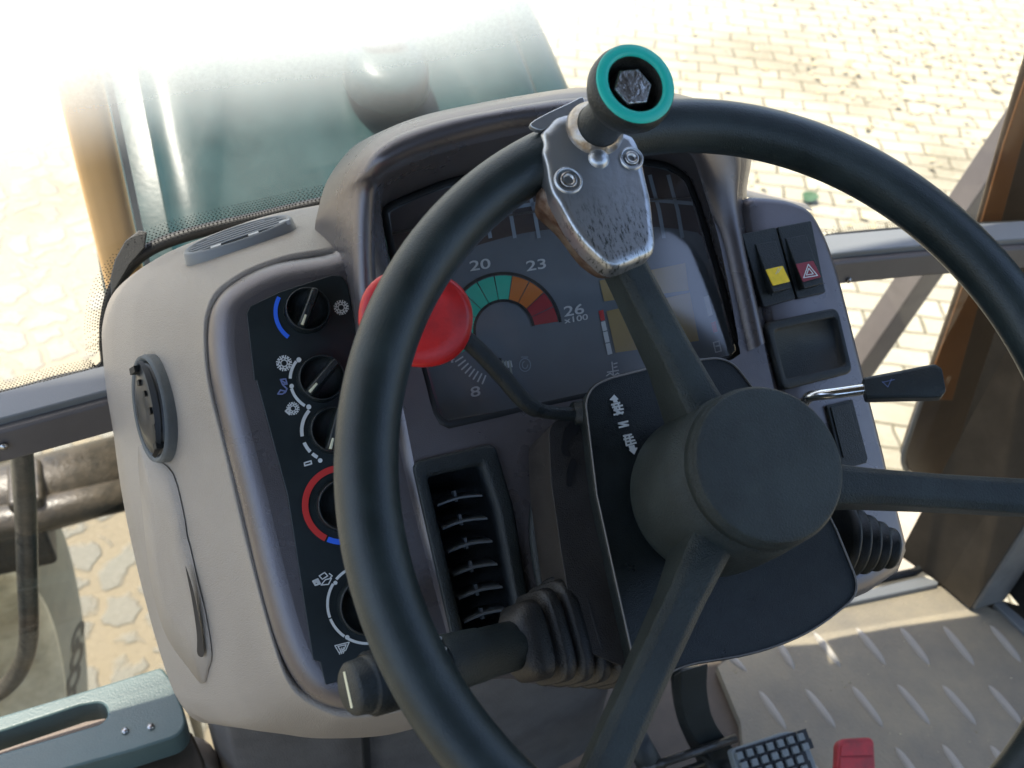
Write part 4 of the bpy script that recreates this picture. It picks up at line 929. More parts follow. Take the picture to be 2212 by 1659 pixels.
def text3(body, size_px, px, py, fr, h, m, name, parent, slant=0, rot=0, stretch=1.25, bold=0):
    cu = bpy.data.curves.new(name, 'FONT'); cu.body = body; cu.size = 1; cu.align_x = 'CENTER'; cu.align_y = 'CENTER'; cu.offset = bold
    to = bpy.data.objects.new(name, cu); scn.collection.objects.link(to); dg = bpy.context.evaluated_depsgraph_get(); dg.update()
    me0 = to.evaluated_get(dg).to_mesh(); vs = [V(v_.co) for v_ in me0.vertices]; fs = [list(p.vertices) for p in me0.polygons]
    to.evaluated_get(dg).to_mesh_clear(); bpy.data.objects.remove(to); bpy.data.curves.remove(cu)
    c = fr.at(px, py, h); s_ = (fr.at(px, py-size_px, h)-c).length
    ca, sa = cos(rot), sin(rot)
    b = MB(); b.add([c+fr.x*((v_.x*stretch+v_.y*slant)*ca-v_.y*sa)*s_+fr.y*((v_.x*stretch+v_.y*slant)*sa+v_.y*ca)*s_ for v_ in vs], fs, False)
    return obj(name, b, m, parent, normals=False)
for body, px, py, sz in (('20', 1037, 573, 30), ('23', 1159, 573, 30), ('26', 1240, 671, 30), ('x100', 1245, 689, 17), ('8', 1027, 847, 30), ('14', 962, 778, 26)):
    text3(body, sz, px, py, PAN, HF+.0002, M['white'], 'dial_number', fc_o, stretch=1.6, slant=.12, bold=.012)
# clear glass over the instruments
b = MB(); b.face(shrink(so_, .0045, .0005)); 
cv_ = PAN.o+PAN.n*0
b.v = [p for p in b.v]
obj('instrument_glass', b, M['cover'], dash, normals=False)

# centre air vent
vf = [(893, 1004), (900, 993), (1048, 960), (1064, 960), (1073, 970), (1107, 1100), (1158, 1398), (1152, 1414), (998, 1446), (990, 1438)]
vi = [(923, 1031), (1041, 1003), (1062, 1100), (1128, 1385), (1010, 1412)]
VH = .0085
b = MB(); o1 = rnd([PAN.at(*p, VH+.002) for p in [(890, 998), (1068, 957), (1110, 1100), (1160, 1411), (992, 1448)]], .006)
i1 = rnd([PAN.at(*p, VH+.002) for p in [(922, 1031), (1042, 1003), (1075, 1100), (1130, 1388), (1012, 1414)]], .003)
b.loft([[p-PAN.n*.004 for p in o1], o1, [p*.85+q*.15+PAN.n*.0008 for p, q in zip(o1, i1)], [p*.3+q*.7 for p, q in zip(o1, i1)], i1, [p-PAN.n*.035+PAN.x*.004 for p in i1]], caps=(False, True)); va = obj('air_vent', b, M['black'], dash)
b = MB()
for k in range(7):
    # blade across the duct
    l = PAN.at(945+11.7*k, 1095+50.5*k, VH-.004); r_ = PAN.at(1042+11*k, 1073+49.5*k, VH-.004)
    pts_ = [l, l*.75+r_*.25+PAN.y*.0012, l*.5+r_*.5+PAN.y*.0018, l*.25+r_*.75+PAN.y*.0012, r_]
    b.loft([[p, p+PAN.y*.0014+PAN.n*.0003, p-PAN.n*.018+PAN.y*.004, p-PAN.n*.018+PAN.y*.002] for p in pts_], closed=True, smooth=False)
obj('vent_slats', b, M['slat'], va, bevel=.0003)
b = MB()
for k in range(7):
    p = PAN.at(982+11.5*k, 1072+50.5*k, VH-.010); b.box(p, (.0016, .007, .006), (PAN.x, PAN.y, PAN.n))
obj('slat_link', b, M['slat'], va)

# right console: switches, tray, blank
rp = [(1604, 432), (1672, 428), (1722, 440), (1750, 458), (1772, 492), (1793, 540), (1818, 622), (1878, 862), (1921, 1040), (1945, 1220), (1700, 1200), (1690, 960), (1668, 800), (1640, 640), (1605, 500)]
b = MB(); rr_ = catmull([PAN.at(*p) for p in rp], 3, True)
cen_ = PAN.at(1760, 800)
b.loft([inset(rr_, 0, -.001), inset(rr_, .0025, .003), inset(rr_, .006, .0042)], caps=(False, True)); obj('switch_console', b, M['purple'], dash)
SH = .005
def rocker(fr_px, top_px, bot_px, cap_px, capm, label):
    s_ = plate(fr_px, SH+.0025, .004, M['black'], 'rocker_switch', dash, r=.0015, bev=.0008); s_['label'] = label
    well = plate([(x, y) for x, y in top_px], SH+.0030, .0008, M['black2'], 'switch_well', s_)
    # rocker: pressed at the top, standing out at the bottom
    T = [PAN.at(*p, SH+.0032) for p in top_px[:2]]; Bm = [PAN.at(*p, SH+.010) for p in bot_px]
    b = MB(); lo = [p-PAN.n*.012 for p in T], [p-PAN.n*.014 for p in Bm]
    b.add([T[0], T[1], Bm[1], Bm[0], lo[0][0], lo[0][1], lo[1][1], lo[1][0]], [[0, 1, 2, 3], [4, 5, 6, 7][::-1], [0, 1, 5, 4], [1, 2, 6, 5], [2, 3, 7, 6], [3, 0, 4, 7]], False)
    rk = obj('rocker', b, M['black'], s_, bevel=.0008)
    pl_n = (T[1]-T[0]).cross(Bm[0]-T[0]).normalized()
    if pl_n.dot(PAN.n) < 0: pl_n = -pl_n
    FR = Frame(T[0]+pl_n*.0003, pl_n, T[1]-T[0])
    b = MB(); b.prism(rnd([FR.at(*p, .0006) for p in cap_px], .0008), FR.n, .0008); cap = obj('lens', b, capm, s_, bevel=.0002)
    return FR, s_
FRa, sa_ = rocker([(1602, 505), (1676, 490), (1719, 645), (1650, 664)], [(1631, 527), (1676, 519), (1712, 630), (1668, 640)], [(1671, 632), (1711, 622)], [(1654, 582), (1691, 574), (1707, 608), (1670, 617)], M['yellow'], 'rocker switch with yellow lens')
FRb, sb_ = rocker([(1680, 490), (1753, 476), (1784, 632), (1723, 645)], [(1697, 514), (1742, 506), (1778, 616), (1734, 626)], [(1738, 623), (1779, 612)], [(1719, 570), (1757, 563), (1774, 598), (1735, 609)], M['redsw'], 'rocker switch with dark red hazard lens')
tri = lambda s_: [(1748+(p[0]-1748)*s_, 588+(p[1]-588)*s_) for p in ((1746, 571), (1766, 595), (1736, 600), (1746, 571))]
obj('hazard_triangle', strokes([tri(1.0), tri(.5)], 2.0, .0009, FRb), M['white'], sb_, normals=False)
obj('scratch', strokes([[(1676, 592), (1682, 579)], [(1680, 590), (1688, 577)]], 1.2, .0009, FRa), M['cream'], sa_, normals=False)
tb = [(1650, 702), (1802, 664), (1842, 803), (1696, 842)]; ti = [(1671, 713), (1806, 684), (1828, 788), (1698, 820)]
b = MB(); o1 = rnd([PAN.at(*p, SH+.004) for p in [(1650, 698), (1808, 664), (1842, 805), (1690, 844)]], .006); i1 = rnd([PAN.at(*p, SH+.004) for p in [(1671, 713), (1806, 684), (1829, 789), (1698, 820)]], .004)
b.loft([[p-PAN.n*.005 for p in o1], o1, [p*.8+q*.2+PAN.n*.001 for p, q in zip(o1, i1)], [p*.2+q*.8 for p, q in zip(o1, i1)], i1, [p-PAN.n*.0040 for p in i1]], caps=(False, True)); obj('storage_tray', b, M['black'], dash)
plate([(1786, 876), (1842, 862), (1875, 990), (1872, 1000), (1820, 1014)], SH+.002, .003, M['black'], 'blank_cover', dash, r=.001, bev=.0006)
plate([(1795, 880), (1834, 870), (1862, 975), (1822, 988)], SH+.0030, .001, M['black'], 'blank_inlay', dash, bev=.0003)
plate([(1632, 828), (1660, 824), (1672, 845), (1640, 848)], SH+.001, .001, M['seal'], 'small_slot', dash, r=.001)
cen_ = PAN.at(1150, 950)

cr_ = MB()
for i in range(60):
    q = MZ.at(random.uniform(1560, 2212), random.uniform(1330, 1640)); s_ = random.uniform(.0006, .0022); a = random.uniform(0, 6)
    if random.random() < .7: s_ *= .6
    u_ = V((cos(a), sin(a), 0))*s_; w2 = V((-sin(a), cos(a), 0))*s_*.7
    cr_.add([q+u_, q+w2, q-u_, q-w2, q+V((0, 0, s_))], [[0, 1, 4], [1, 2, 4], [2, 3, 4], [3, 0, 4]], False)
o = obj('mat_crumbs', cr_, mat('pale_crumb', (.5, .45, .3), .7, var=1, vscale=20, vcol=(.12, .1, .06))); o['kind'] = 'stuff'
# ------------------------------------------------------------------ steering column shroud
col = thing('steering_column', 'black steering column shroud with worn sides and white arrow symbols', 'steering column', WHEEL.uv(0, -.02, -.10))
PH = -.072
sp = [(1261, 866), (1275, 833), (1310, 815), (1392, 794), (1501, 775), (1551, 769), (1586, 783), (1622, 830), (1700, 930), (1810, 1148), (1864, 1281), (1764, 1364), (1640, 1414), (1480, 1440), (1420, 1470), (1372, 1470), (1364, 1425), (1286, 1070)]
sp3 = [WHEEL.at(*p, PH) for p in sp]
# right boundary: arc
top3 = rnd(sp3, [.004, .01, .008, 0, .005, .008, .01, .01, 0, 0, .012, .04, .03, .03, .01, .008, 0, 0], 6)
cc = WHEEL.at(1560, 1120, PH)
def scl(ring, s_, h): return [cc+(p-cc)*s_+WHEEL.n*h for p in ring]
b = MB(); b.loft([scl(top3, .97, -.030), scl(top3, .985, -.022), scl(top3, .995, -.004), scl(top3, 1, -.001), scl(top3, .993, .0)], caps=(False, False)); obj('shroud_rim', b, M['black'], col, bevel=0)
b = MB(); b.prism(scl(top3, .993, 0), WHEEL.n, .002); obj('shroud_plate', b, M['black2'], col)
b = MB(); b.loft([scl(top3, .992, .0), scl(top3, .992, .0012), scl(top3, .984, .0012), scl(top3, .982, .0002)], caps=(False, False)); obj('plate_edging', b, mat('edge_highlight', (.20, .19, .18), .3, bump=.3), col)  # pale edging paints the highlight along the plate edge
# body under the plate
side = [(1258, 880), (1192, 918), (1186, 935), (1190, 1010), (1215, 1200), (1235, 1300), (1240, 1420), (1235, 1500), (1300, 1512), (1345, 1490)]
b = MB()
br1 = scl(top3, .96, -.028); low = [cc+(p-cc)*.86-WHEEL.n*.075 for p in top3]; low2 = [cc+(p-cc)*.72-WHEEL.n*.13 for p in top3]; low3 = [cc+(p-cc)*.55-WHEEL.n*.19 for p in top3]
b.loft([br1, low, low2, low3]); obj('shroud_body', b, M['brownblk'], col)
# left cheek with two dark openings
ch = [WHEEL.at(*p, -.085) for p in [(1262, 872), (1192, 915), (1185, 935), (1190, 1040), (1210, 1180), (1228, 1290), (1250, 1400), (1345, 1440), (1360, 1420), (1290, 1090)]]
b = MB(); b.prism(rnd(ch, [.002, .008, .006, 0, 0, 0, .01, .01, 0, 0], 4), WHEEL.n, .05); obj('shroud_cheek', b, M['brownblk'], col, bevel=.008, seg=4)
for hp in ([(1222, 925), (1252, 905), (1250, 930), (1226, 960), (1232, 985), (1214, 975)], [(1236, 990), (1246, 1000), (1238, 1025), (1234, 1050), (1224, 1045), (1226, 1010)]):
    b = MB(); b.prism(catmull([WHEEL.at(*p, -.0838) for p in hp], 4, True), WHEEL.n, .001); obj('dark_opening', b, M['void'], col)
# mirrored cheek on the far side
# printed symbols
WP = Frame(WHEEL.o, WHEEL.n); SY = PH+.0014
def wpoly(pts_, name):
    b = MB(); b.face([WP.at(*p, SY) for p in pts_]); return obj(name, b, M['white'], col, normals=False)
wpoly([c5(1745, 962), c5(1772, 990), c5(1762, 995), c5(1768, 1008), c5(1742, 1012), c5(1738, 998), c5(1716, 995)], 'arrow_symbol')
b = strokes([[c5(1730, 1025), c5(1778, 1012)], [c5(1736, 1040), c5(1795, 1028)], [c5(1742, 1022), c5(1750, 1050)], [c5(1770, 1018), c5(1778, 1045)], [c5(1745, 1058), c5(1800, 1050)], [c5(1745, 1085), c5(1800, 1070)], [c5(1750, 1058), c5(1795, 1078)], [c5(1758, 1040), c5(1765, 1085)]], 4, SY, WP); obj('tractor_symbol', b, M['white'], col, normals=False)
b = strokes([[c5(1772, 1138), c5(1828, 1125)], [c5(1772, 1138), c5(1832, 1148)], [c5(1776, 1162), c5(1832, 1148)]], 4, SY, WP); obj('letter_n', b, M['white'], col, normals=False)
b = strokes([[c5(1802, 1215), c5(1850, 1205)], [c5(1805, 1235), c5(1860, 1220)], [c5(1810, 1210), c5(1820, 1270)], [c5(1835, 1208), c5(1848, 1262)], [c5(1815, 1250), c5(1870, 1240)], [c5(1820, 1272), c5(1878, 1255)]], 4, SY, WP); obj('tractor_symbol', b, M['white'], col, normals=False)
wpoly([c5(1838, 1290), c5(1832, 1275), c5(1868, 1268), c5(1872, 1285), c5(1888, 1285), c5(1868, 1328), c5(1834, 1300), c5(1840, 1298)], 'arrow_symbol')

# ------------------------------------------------------------------ steering wheel
wh = thing('steering_wheel', 'black rubber three spoke steering wheel with round centre cap', 'steering wheel', WH)
R0, TR0 = .2045, .0155
def wu(a, r_, h=0): return WHEEL.uv(cos(a)*r_, sin(a)*r_, h)
b = MB(); rings = []
for i in range(160):
    a = 2*pi*i/160; c = wu(a, R0); e = (c-WH).normalized()
    rings.append([c+(e*cos(2*pi*k/28)+WHEEL.n*sin(2*pi*k/28))*TR0*(1 if 1 else 0) for k in range(28)])
b.loft(rings, loop=True); obj('rim', b, M['rim'], wh)
def spoke(deg, name='spoke'):
    a = rad(deg); e = wu(a, 1)-WH; e.normalize(); s_ = WHEEL.n.cross(e)
    b = MB(); rings = []
    for r_, w_, ht, hb in ((.030, .0145, -.010, -.056), (.050, .0135, -.010, -.050), (.075, .0120, -.008, -.040), (.12, .0115, -.005, -.032), (.165, .0120, -.001, -.024), (.19, .014, .003, -.012), (.203, .016, .004, -.008)):
        c = WH+e*r_; w_ *= .86
        rings.append([c+s_*w_+WHEEL.n*(ht-.004), c+s_*w_*.55+WHEEL.n*ht, c-s_*w_*.55+WHEEL.n*ht, c-s_*w_+WHEEL.n*(ht-.004), c-s_*w_*.8+WHEEL.n*hb, c+s_*w_*.8+WHEEL.n*hb])
    b.loft(rings, caps=(True, True), smooth=False); return obj(name, b, M['hub'], wh, bevel=.0016)
for d_ in (103.5, -17, -135.5): spoke(d_)
b = MB(); b.lathe([(.038, -.090), (.046, -.084), (.048, -.076), (.0475, -.058), (.046, -.036), (.0435, -.0135), (.0418, -.0122), (.0415, -.0108), (.0430, -.0098), (.0425, -.004), (.0415, -.0022)], WH+WHEEL.n*.014, WHEEL.n, 72, caps=(False, False)); obj('hub', b, M['hub'], wh)
b = MB(); b.lathe([(.0415, -.0025), (.0410, -.0003), (.0400, .0006), (.0375, .0009), (.02, .0013), (0, .0015)], WH+WHEEL.n*.014, WHEEL.n, 72, caps=(False, False)); obj('centre_cap', b, M['hub'], wh)
b = MB(); b.lathe([(.036, -.004), (.040, -.002), (.0405, .001), (.037, .003)], WH+WHEEL.n*PH, WHEEL.n, 60, caps=(False, False)); obj('collar_ring', b, mat('brass_dark', (.10, .085, .05), .4, metal=.5), col)

# ------------------------------------------------------------------ spinner knob on the rim
kn = thing('spinner_knob', 'round black spinner knob with turquoise ring clamped to the rim by worn metal', 'knob', WHEEL.at(1290, 400, .02))
KF = Frame(WHEEL.o+WHEEL.n*.0175, WHEEL.n)
cl = [(1310, 800), (1325, 780), (1350, 755), (1385, 715), (1420, 700), (1500, 690), (1700, 760), (1835, 815), (1866, 835), (1900, 905), (1932, 1050), (1968, 1200), (1985, 1350), (1998, 1490), (1975, 1545), (1900, 1580), (1830, 1612), (1760, 1632), (1700, 1612), (1640, 1560), (1560, 1480), (1480, 1370), (1410, 1240), (1370, 1180), (1345, 1100), (1330, 1000), (1308, 920), (1318, 870)]
cl = [c2(*p) for p in cl]
top_ = catmull([KF.at(*p) for p in cl], 3, True)
kc = KF.at(*c2(1640, 1120))
def ksc(s_, h): return [kc+(p-kc)*s_+WHEEL.n*h for p in top_]
def bulge(ring, amt):     # the casting is higher over the rim and falls away toward the spoke
    out = []
    for p in ring:
        y_ = (p-kc).dot(WHEEL.y); out.append(p+WHEEL.n*(amt*(-.35 if y_ < -.03 else 0)))
    return out
b = MB(); b.loft([ksc(1.0, -.012), ksc(1.0, -.004), ksc(.985, -.001), ksc(.95, .0008), ksc(.85, .0008), ksc(.5, .0012), ksc(.1, .0015)], caps=(False, True)); pl_ = obj('clamp_plate', b, M['alu'], kn)
# lower half of the clamp, rusty, showing on the left
lo_ = [(1290, 1180), (1340, 1105), (1420, 1250), (1560, 1480), (1700, 1620), (1990, 1500), (1985, 1100), (1900, 850), (1400, 760), (1330, 1000)]
lo_ = [(1330, 820), (1320, 1000), (1318, 1105), (1282, 1160), (1290, 1215), (1330, 1260), (1420, 1350), (1500, 1440), (1580, 1535), (1660, 1600), (1760, 1640), (1900, 1590), (1960, 1400), (1950, 1150), (1850, 850), (1500, 760)]
KL = Frame(WHEEL.o+WHEEL.n*.006, WHEEL.n)
lr = catmull([KL.at(*c2(*p)) for p in lo_], 3, True)
b = MB(); b.loft([[p-WHEEL.n*.022+(kc-p).normalized()*.004 for p in lr], [p-WHEEL.n*.004 for p in lr], [p+(kc-p).normalized()*.001 for p in lr], [p+(kc-p).normalized()*.004+WHEEL.n*.002 for p in lr]], caps=(True, True)); obj('clamp_base', b, M['rust'], kn)
# white glinting tongue of the clamp over the rim
b = MB(); tg = [KF.at(*c2(*p), -.002) for p in [(1240, 765), (1245, 740), (1330, 690), (1470, 625), (1560, 590), (1560, 700), (1480, 760), (1380, 760), (1300, 790)]]
b.prism(catmull(tg, 3, True), WHEEL.n, .004); obj('clamp_tongue', b, M['alu'], kn, bevel=.001)
for (cx, cy, r_) in ((1467, 1098, 74), (1850, 965, 62)):
    p = KF.at(*c2(cx, cy), .0012); rr = r_*.3551/2240*(p-CAM).length
    b = MB(); b.lathe([(rr*1.25, -.0015), (rr*1.15, .0012), (rr*1.0, .0014), (rr*.93, -.0015), (rr*.9, -.004)], p, WHEEL.n, 32, caps=(False, True)); so2 = obj('bolt_seat', b, M['alu'], kn)
    b = MB(); b.lathe([(rr*.74, -.004), (rr*.74, .0008), (rr*.66, .0016), (rr*.42, .0016), (rr*.36, -.0012), (0, -.0014)], p, WHEEL.n, 24, caps=(False, False)); obj('bolt', b, M['bolt'], kn)
p = KF.at(*c2(1650, 968), .001); b = MB(); b.lathe([(.0062, -.001), (.0058, .0012), (.0042, .0030), (.002, .0038), (0, .004)], p, WHEEL.n, 24, caps=(False, False)); obj('dimple', b, M['alu'], kn)
# stem and knob
kb = KF.at(*c2(1612, 770), 0); ktop = WHEEL.at(1374.6, 179, .074)
ax = (ktop-kb).normalized(); ax = (ax*.75+WHEEL.n*.25).normalized()
kb2 = ktop-ax*.056
b = MB(); b.lathe([(.0165, -.006), (.0165, .0), (.0155, .003), (.0125, .006)], kb2, ax, 40, caps=(False, False)); obj('stem_collar', b, M['collar'], kn)
b = MB(); b.lathe([(.0122, .002), (.0120, .012), (.0115, .028), (.0125, .034), (.0165, .037), (.0205, .041), (.0222, .046), (.0222, .051), (.0212, .0545), (.0206, .0552)], kb2, ax, 56, caps=(False, False)); obj('knob_body', b, M['black'], kn)
b = MB(); b.lathe([(.0208, .0550), (.0203, .0562), (.0165, .0566), (.0150, .0560), (.0148, .0545)], kb2, ax, 56, caps=(False, False)); obj('turquoise_ring', b, M['teal'], kn)
b = MB(); b.lathe([(.0149, .0550), (.0142, .040), (.0125, .036), (0, .036)], kb2, ax, 56, caps=(False, False)); obj('knob_cup', b, mat('grimy_cup', (.018, .016, .012), .5, bump=1, bscale=500, var=1, vscale=120), kn)
b = MB(); b.lathe([(.0106, .036), (.0106, .0515), (.0099, .0525), (.0088, .0525), (0, .0527)], kb2, ax, 6, caps=(False, False)); hb = obj('hex_bolt', b, M['bolt'], kn, bevel=.0005)
for p_ in hb.data.polygons: p_.use_smooth = False

# ------------------------------------------------------------------ levers
LF = lambda h: WHEEL.at
def W_(px, py, h): return WHEEL.at(px, py, h)
red = thing('shuttle_lever', 'thin black bent lever with flat bright red paddle knob behind the rim', 'lever', W_(1240, 885, -.085))
b = MB(); b.tube(catmull([W_(1270, 893, -.085), W_(1215, 893, -.083), W_(1165, 886, -.080), W_(1128, 862, -.075), W_(1085, 812, -.068), W_(1035, 758, -.060), W_(985, 715, -.055)], 6), [.0042]*13+[.0052]*24, 14); obj('lever_arm', b, M['black'], red)
kc2 = W_(898, 688, -.052); kn_n = (WHEEL.n*.86+WHEEL.x*-.25+WHEEL.y*-.35).normalized()
b = MB(); X_ = (W_(1010, 700, -.052)-kc2); rx = X_.length; X_ = (X_-X_.dot(kn_n)*kn_n).normalized(); Y_ = kn_n.cross(X_)
ringp = []
for k in range(40):
    a = 2*pi*k/40; c_, s_ = cos(a), sin(a); ringp.append((math.copysign(abs(c_)**.85, c_)*rx*1.08, math.copysign(abs(s_)**.9, s_)*rx*.92))
b.loft([[kc2+X_*x*s_+Y_*y*s_+kn_n*h for x, y in ringp] for s_, h in ((.75, -.0085), (.92, -.007), (1, -.003), (1, .001), (.97, .0045), (.88, .0062), (.6, .0055), (.25, .0048))], caps=(True, True)); obj('paddle_knob', b, M['red'], red)
b = MB(); b.tube([W_(1290, 893, -.086), W_(1238, 894, -.084)], [.010, .007], 16); obj('lever_socket', b, M['black2'], red)

st = thing('wiper_stalk', 'thick black control stalk with ribbed turning end and pleated rubber boot', 'stalk', W_(1300, 1330, -.085))
A0, A1 = W_(752, 1490, -.055), W_(1330, 1335, -.120)
ax = (A1-A0).normalized(); Ls = (A1-A0).length
def apx(px):  # distance along the stalk
    return (W_(px, 1490-(px-752)*155/578, -.055-(px-752)/578*.065)-A0).dot(ax)
up_ = (WHEEL.n-WHEEL.n.dot(ax)*ax).normalized(); sd_ = ax.cross(up_)
def sect(mb, prof, sq=.82, seg=32, n_=1.0):
    rings = []
    for d, r_ in prof: rings.append([A0+ax*d+(up_*sin(2*pi*k/seg)*sq+sd_*cos(2*pi*k/seg))*r_ for k in range(seg)])
    mb.loft(rings, caps=(True, True)); return mb
l1, l2, l3 = apx(880), apx(960), apx(1138)
b = sect(MB(), [(0, .0112), (.002, .0134), (.008, .0140), (.012, .0148), (l1*.30, .0152)]+[(l1*.32+i*.0013, .0150+(.0014 if i % 2 else 0)) for i in range(22)]+[(l1*.32+.031, .0148), (l1+.02, .0140)], 1.0); obj('turning_end', b, M['black'], st)
b = MB(); e_c = A0-ax*.0002; b.prism([e_c+sd_*x+up_*y for x, y in ((-.009, -.0012), (-.009, .0012), (.009, .0012), (.009, -.0012))], -ax, .0006); obj('end_mark', b, M['cream'], st)
b = sect(MB(), [(l1+.018, .0142), (l1+.021, .0158), (l2, .0155), (apx(1030), .0146), (apx(1032), .0140), (l3+.01, .0136)], .92); obj('stalk_barrel', b, M['hub'], st)
def onb(px, py): 
    return Frame(A0+up_*.0168, up_, ax)
BF = Frame(A0+(up_*.75-sd_*.1).normalized()*.0150, (up_*.9+sd_*.0).normalized(), ax)
prof = [(l3-.012, .0150), (l3-.006, .0215), (l3+.002, .0225), (l3+.005, .020)]
r_ = .0225; d_ = l3+.005
for k in range(5):
    prof += [(d_+.0008, r_-.005), (d_+.0024, r_+.003), (d_+.0034, r_+.004), (d_+.0088, r_+.0042), (d_+.0100, r_+.003), (d_+.0107, r_-.003)]; d_ += .0110; r_ += .0030
prof += [(d_+.01, r_+.002)]
b = MB(); seg = 40; rings = []
for d, r2_ in prof:
    rings.append([A0+ax*d+(up_*math.copysign(abs(sin(2*pi*k/seg))**.5, sin(2*pi*k/seg))*.74+sd_*math.copysign(abs(cos(2*pi*k/seg))**.5, cos(2*pi*k/seg)))*r2_ for k in range(seg)])
b.loft(rings, caps=(True, True)); obj('rubber_boot', b, M['boot'], st)
sf = W_(955, 1390, 0)
bb = MB()
def on_barrel(px, py):
    """hit the barrel with the photo measurement"""
    d = RM @ V(((px-1106)/2240, (829.5-py)/2240, -1)); d.normalize()
    o_ = CAM-A0; dd = d-d.dot(ax)*ax; oo = o_-o_.dot(ax)*ax; R_ = .0156
    A_ = dd.dot(dd); B_ = 2*dd.dot(oo); C_ = oo.dot(oo)-R_*R_; disc = max(0, B_*B_-4*A_*C_)
    return CAM+d*((-B_-math.sqrt(disc))/(2*A_))
lines = [[c8(640, 850), c8(690, 870), c8(660, 895), c8(640, 850)], [c8(670, 905), c8(690, 925)], [c8(680, 950), c8(720, 930), c8(715, 965), c8(690, 960)], [c8(730, 1020), c8(760, 1040)]]
for ln in lines:
    for p0, p1 in zip(ln[:-1], ln[1:]):
        q0, q1 = on_barrel(*p0), on_barrel(*p1); bb.tube([q0, q1], .0009, 6)
obj('wash_symbol', bb, M['white'], st)

lv_ = thing('light_lever', 'chrome rod lever with black faceted grip reaching over the switch console', 'lever', W_(1740, 865, -.05))
b = MB(); b.tube(catmull([W_(1700, 900, -.075), W_(1738, 868, -.062), W_(1752, 856, -.055), W_(1800, 850, -.045), W_(1885, 839, -.035)], 6), .0033, 14); obj('chrome_rod', b, M['chrome'], lv_)
g0, g1 = W_(1866, 842, -.037), W_(2036, 824, -.018); ga = (g1-g0).normalized(); gs = WHEEL.n.cross(ga).normalized(); gn = ga.cross(gs)
if gn.dot(WHEEL.n) < 0: gn = -gn
L3 = (g1-g0).length
b = MB(); b.loft([[g0+ga*d*L3+gs*x*w_+gn*y for x, y in ((-1, -.005), (-1, .0035), (-.75, .0052), (.75, .0052), (1, .0035), (1, -.005), (.6, -.007), (-.6, -.007))] for d, w_ in ((0, .0062), (.03, .0068), (.5, .0086), (.82, .0100), (.93, .0102), (1.0, .0074))], caps=(True, True), smooth=False); obj('grip', b, M['black'], lv_, bevel=.0008)
b = strokes([[(1912+6, 836), (1906, 824)], [(1918, 836), (1926, 818)], [(1906, 826), (1932, 820)]], 1.2, .0, Frame(g0+gn*.0054, gn, ga)); obj('faint_symbol', b, M['bluegrey'], lv_, normals=False)

# pleated boot on the far side of the column
bt = W_(1862, 1175, -.135)
b = MB(); a_ = (WHEEL.x*.9-WHEEL.y*.35).normalized(); prof = []
for k in range(5): prof += [(.021-k*.003, k*.009), (.026-k*.003, k*.009+.003), (.026-k*.003, k*.009+.005), (.020-k*.003, k*.009+.007)]
b.lathe(prof, bt-a_*.02, a_, 36, caps=(True, True)); tag(obj('lever_boot', b, M['black2']), 'pleated black rubber boot beside the far edge of the column plate', 'boot')

# black hoses behind the column
for k, (dx, nm) in enumerate(((0, 'outer'), (14, 'middle'), (30, 'inner'))):
    b = MB(); b.tube(catmull([PAN.at(*p, .012) for p in [(1200+dx, 1010), (1178+dx, 1045), (1160+dx, 1090), (1156+dx, 1140), (1160+dx, 1190), (1172+dx, 1260), (1190+dx, 1330)]], 6), .0042, 10)
    tag(obj('hose', b, M['black']), ['black hose nearest the air vent behind the column', 'black hose running between two others behind the column', 'black hose closest to the column cheek'][k], 'hose', 'hoses behind the steering column')
# ------------------------------------------------------------------ pedals
FL = lambda px, py, z: lvl(z).at(px, py)
pd = thing('brake_pedal', 'black pedal arm with grey studded rubber pad above the mat', 'pedal', FL(1600, 1600, 1.42))
b = MB(); path = [(1503, 1440, 1.56), (1502, 1500, 1.52), (1518, 1565, 1.47), (1560, 1625, 1.42), (1600, 1690, 1.40)]
pp = catmull([FL(*p) for p in path], 6)
b.loft([[p+V((-.016, 0, 0)), p+V((.014, 0, 0)), p+V((.014, .008, -.02)), p+V((-.016, .008, -.02))] for p in pp], caps=(True, True), smooth=False); obj('pedal_arm', b, M['black'], pd, bevel=.002)
PF = Frame(FL(1690, 1640, 1.44), V((0, -.45, .9)))
pdl = [c9(430, 1555), c9(450, 1540), c9(770, 1435), c9(830, 1440), c9(900, 1510), c9(950, 1640), c9(960, 1800), c9(500, 1800)]
b = MB(); b.prism(rnd([PF.at(*p) for p in pdl], .004), PF.n, .012); pdd = obj('pedal_pad', b, M['pad'], pd, bevel=.002)
b = MB()
for r in range(6):
    for k in range(8):
        x, y = 455+62*k+30*r*.95, 1600-19*k+58*r-15
        if x > 850+12*r: continue
        q = PF.at(*c9(x+25, y+0), .0025); b.box(q, (.0070, .0070, .005), (PF.x, PF.y, PF.n))
obj('stud', b, M['pad'], pdd, bevel=.0008)
b = MB()
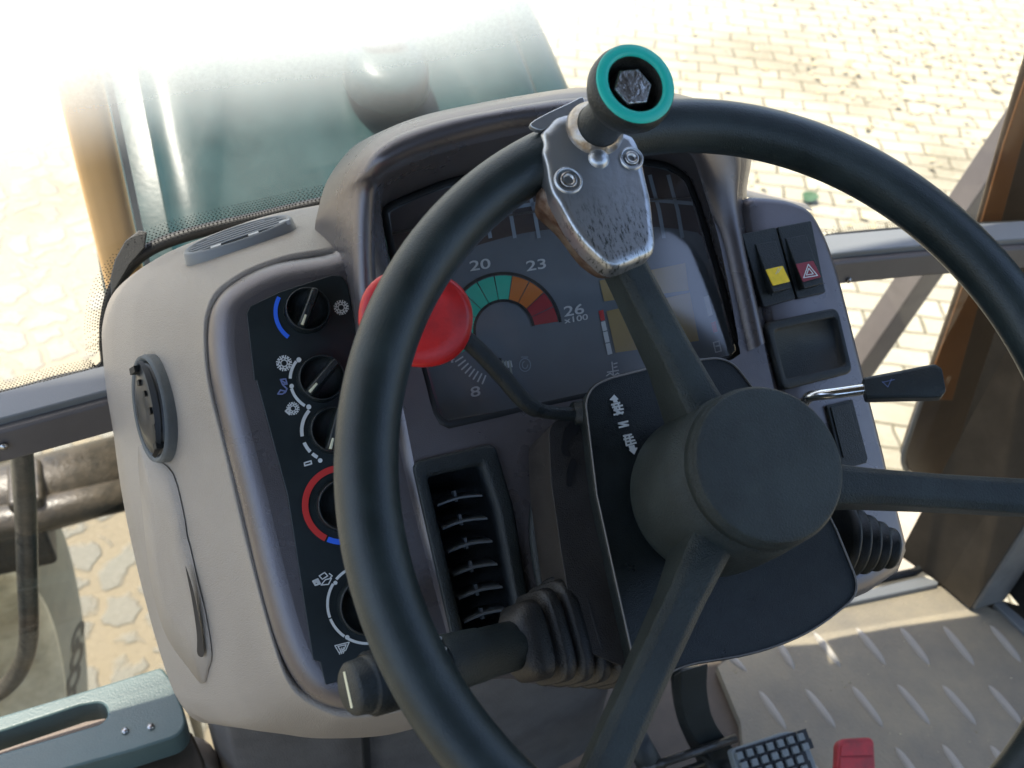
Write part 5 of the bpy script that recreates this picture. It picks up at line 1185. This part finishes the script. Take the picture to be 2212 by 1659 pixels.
for r in range(6):
    for k in range(8):
        x, y = 455+62*k+30*r*.95, 1600-19*k+58*r-15
        if x > 850+12*r: continue
        q = PF.at(*c9(x+40, y-14), .0004); b.box(q, (.011, .010, .0006), (PF.x, PF.y, PF.n))
obj('tread_groove', b, M['seal'], pdd)
rd = thing('red_pedal', 'bright red rounded pedal pad above the floor mat', 'pedal', FL(1850, 1640, 1.38))
RF = Frame(FL(1850, 1640, 1.385), V((0, -.3, .95)))
b = MB(); b.prism(rnd([RF.at(*c9(*p)) for p in [(1078, 1480), (1300, 1468), (1318, 1800), (1068, 1800)]], .009, 6), RF.n, .012); rp_ = obj('pedal_pad', b, M['redpad'], rd, bevel=.0025)
b = MB(); b.prism(rnd([RF.at(*c9(*p), .0016) for p in [(1102, 1510), (1285, 1500), (1295, 1582), (1095, 1586)]], [.006, .006, .001, .001], 5), RF.n, .003); obj('pad_rib', b, M['redpad'], rp_, bevel=.0008)
b = MB(); b.prism(rnd([RF.at(*c9(*p), .0016) for p in [(1095, 1600), (1295, 1596), (1300, 1780), (1090, 1780)]], [.001, .001, .004, .004], 5), RF.n, .003); obj('pad_rib', b, M['redpad'], rp_, bevel=.0008)
b = MB(); b.tube([RF.at(*c9(1190, 1700), -.012), RF.at(*c9(1190, 1700), -.06)], .008, 12); obj('pedal_stem', b, M['black'], rd)
b = MB(); b.tube([FL(1380, 1665, 1.44), FL(1590, 1595, 1.44)], .0045, 10); b.tube([FL(1380, 1700, 1.42), FL(1520, 1650, 1.42)], .004, 10)
tag(obj('linkage_rod', b, M['rod']), 'thin oily linkage rod crossing beside the brake pedal arm', 'rod')
b = MB(); b.tube(catmull([FL(*p) for p in [(1478, 1440, 1.45), (1492, 1540, 1.42), (1540, 1640, 1.40), (1580, 1700, 1.40)]], 5), .016, 12); obj('arm_shadow_side', b, M['black2'], pd)
b = MB(); b.tube([FL(1375, 1600, 1.47), FL(1420, 1680, 1.40)], .013, 12); obj('pedal_bracket', b, M['black'], pd)

for o in scn.collection.objects:
    if o.get('category') and not o.get('kind'): o['kind'] = 'thing'
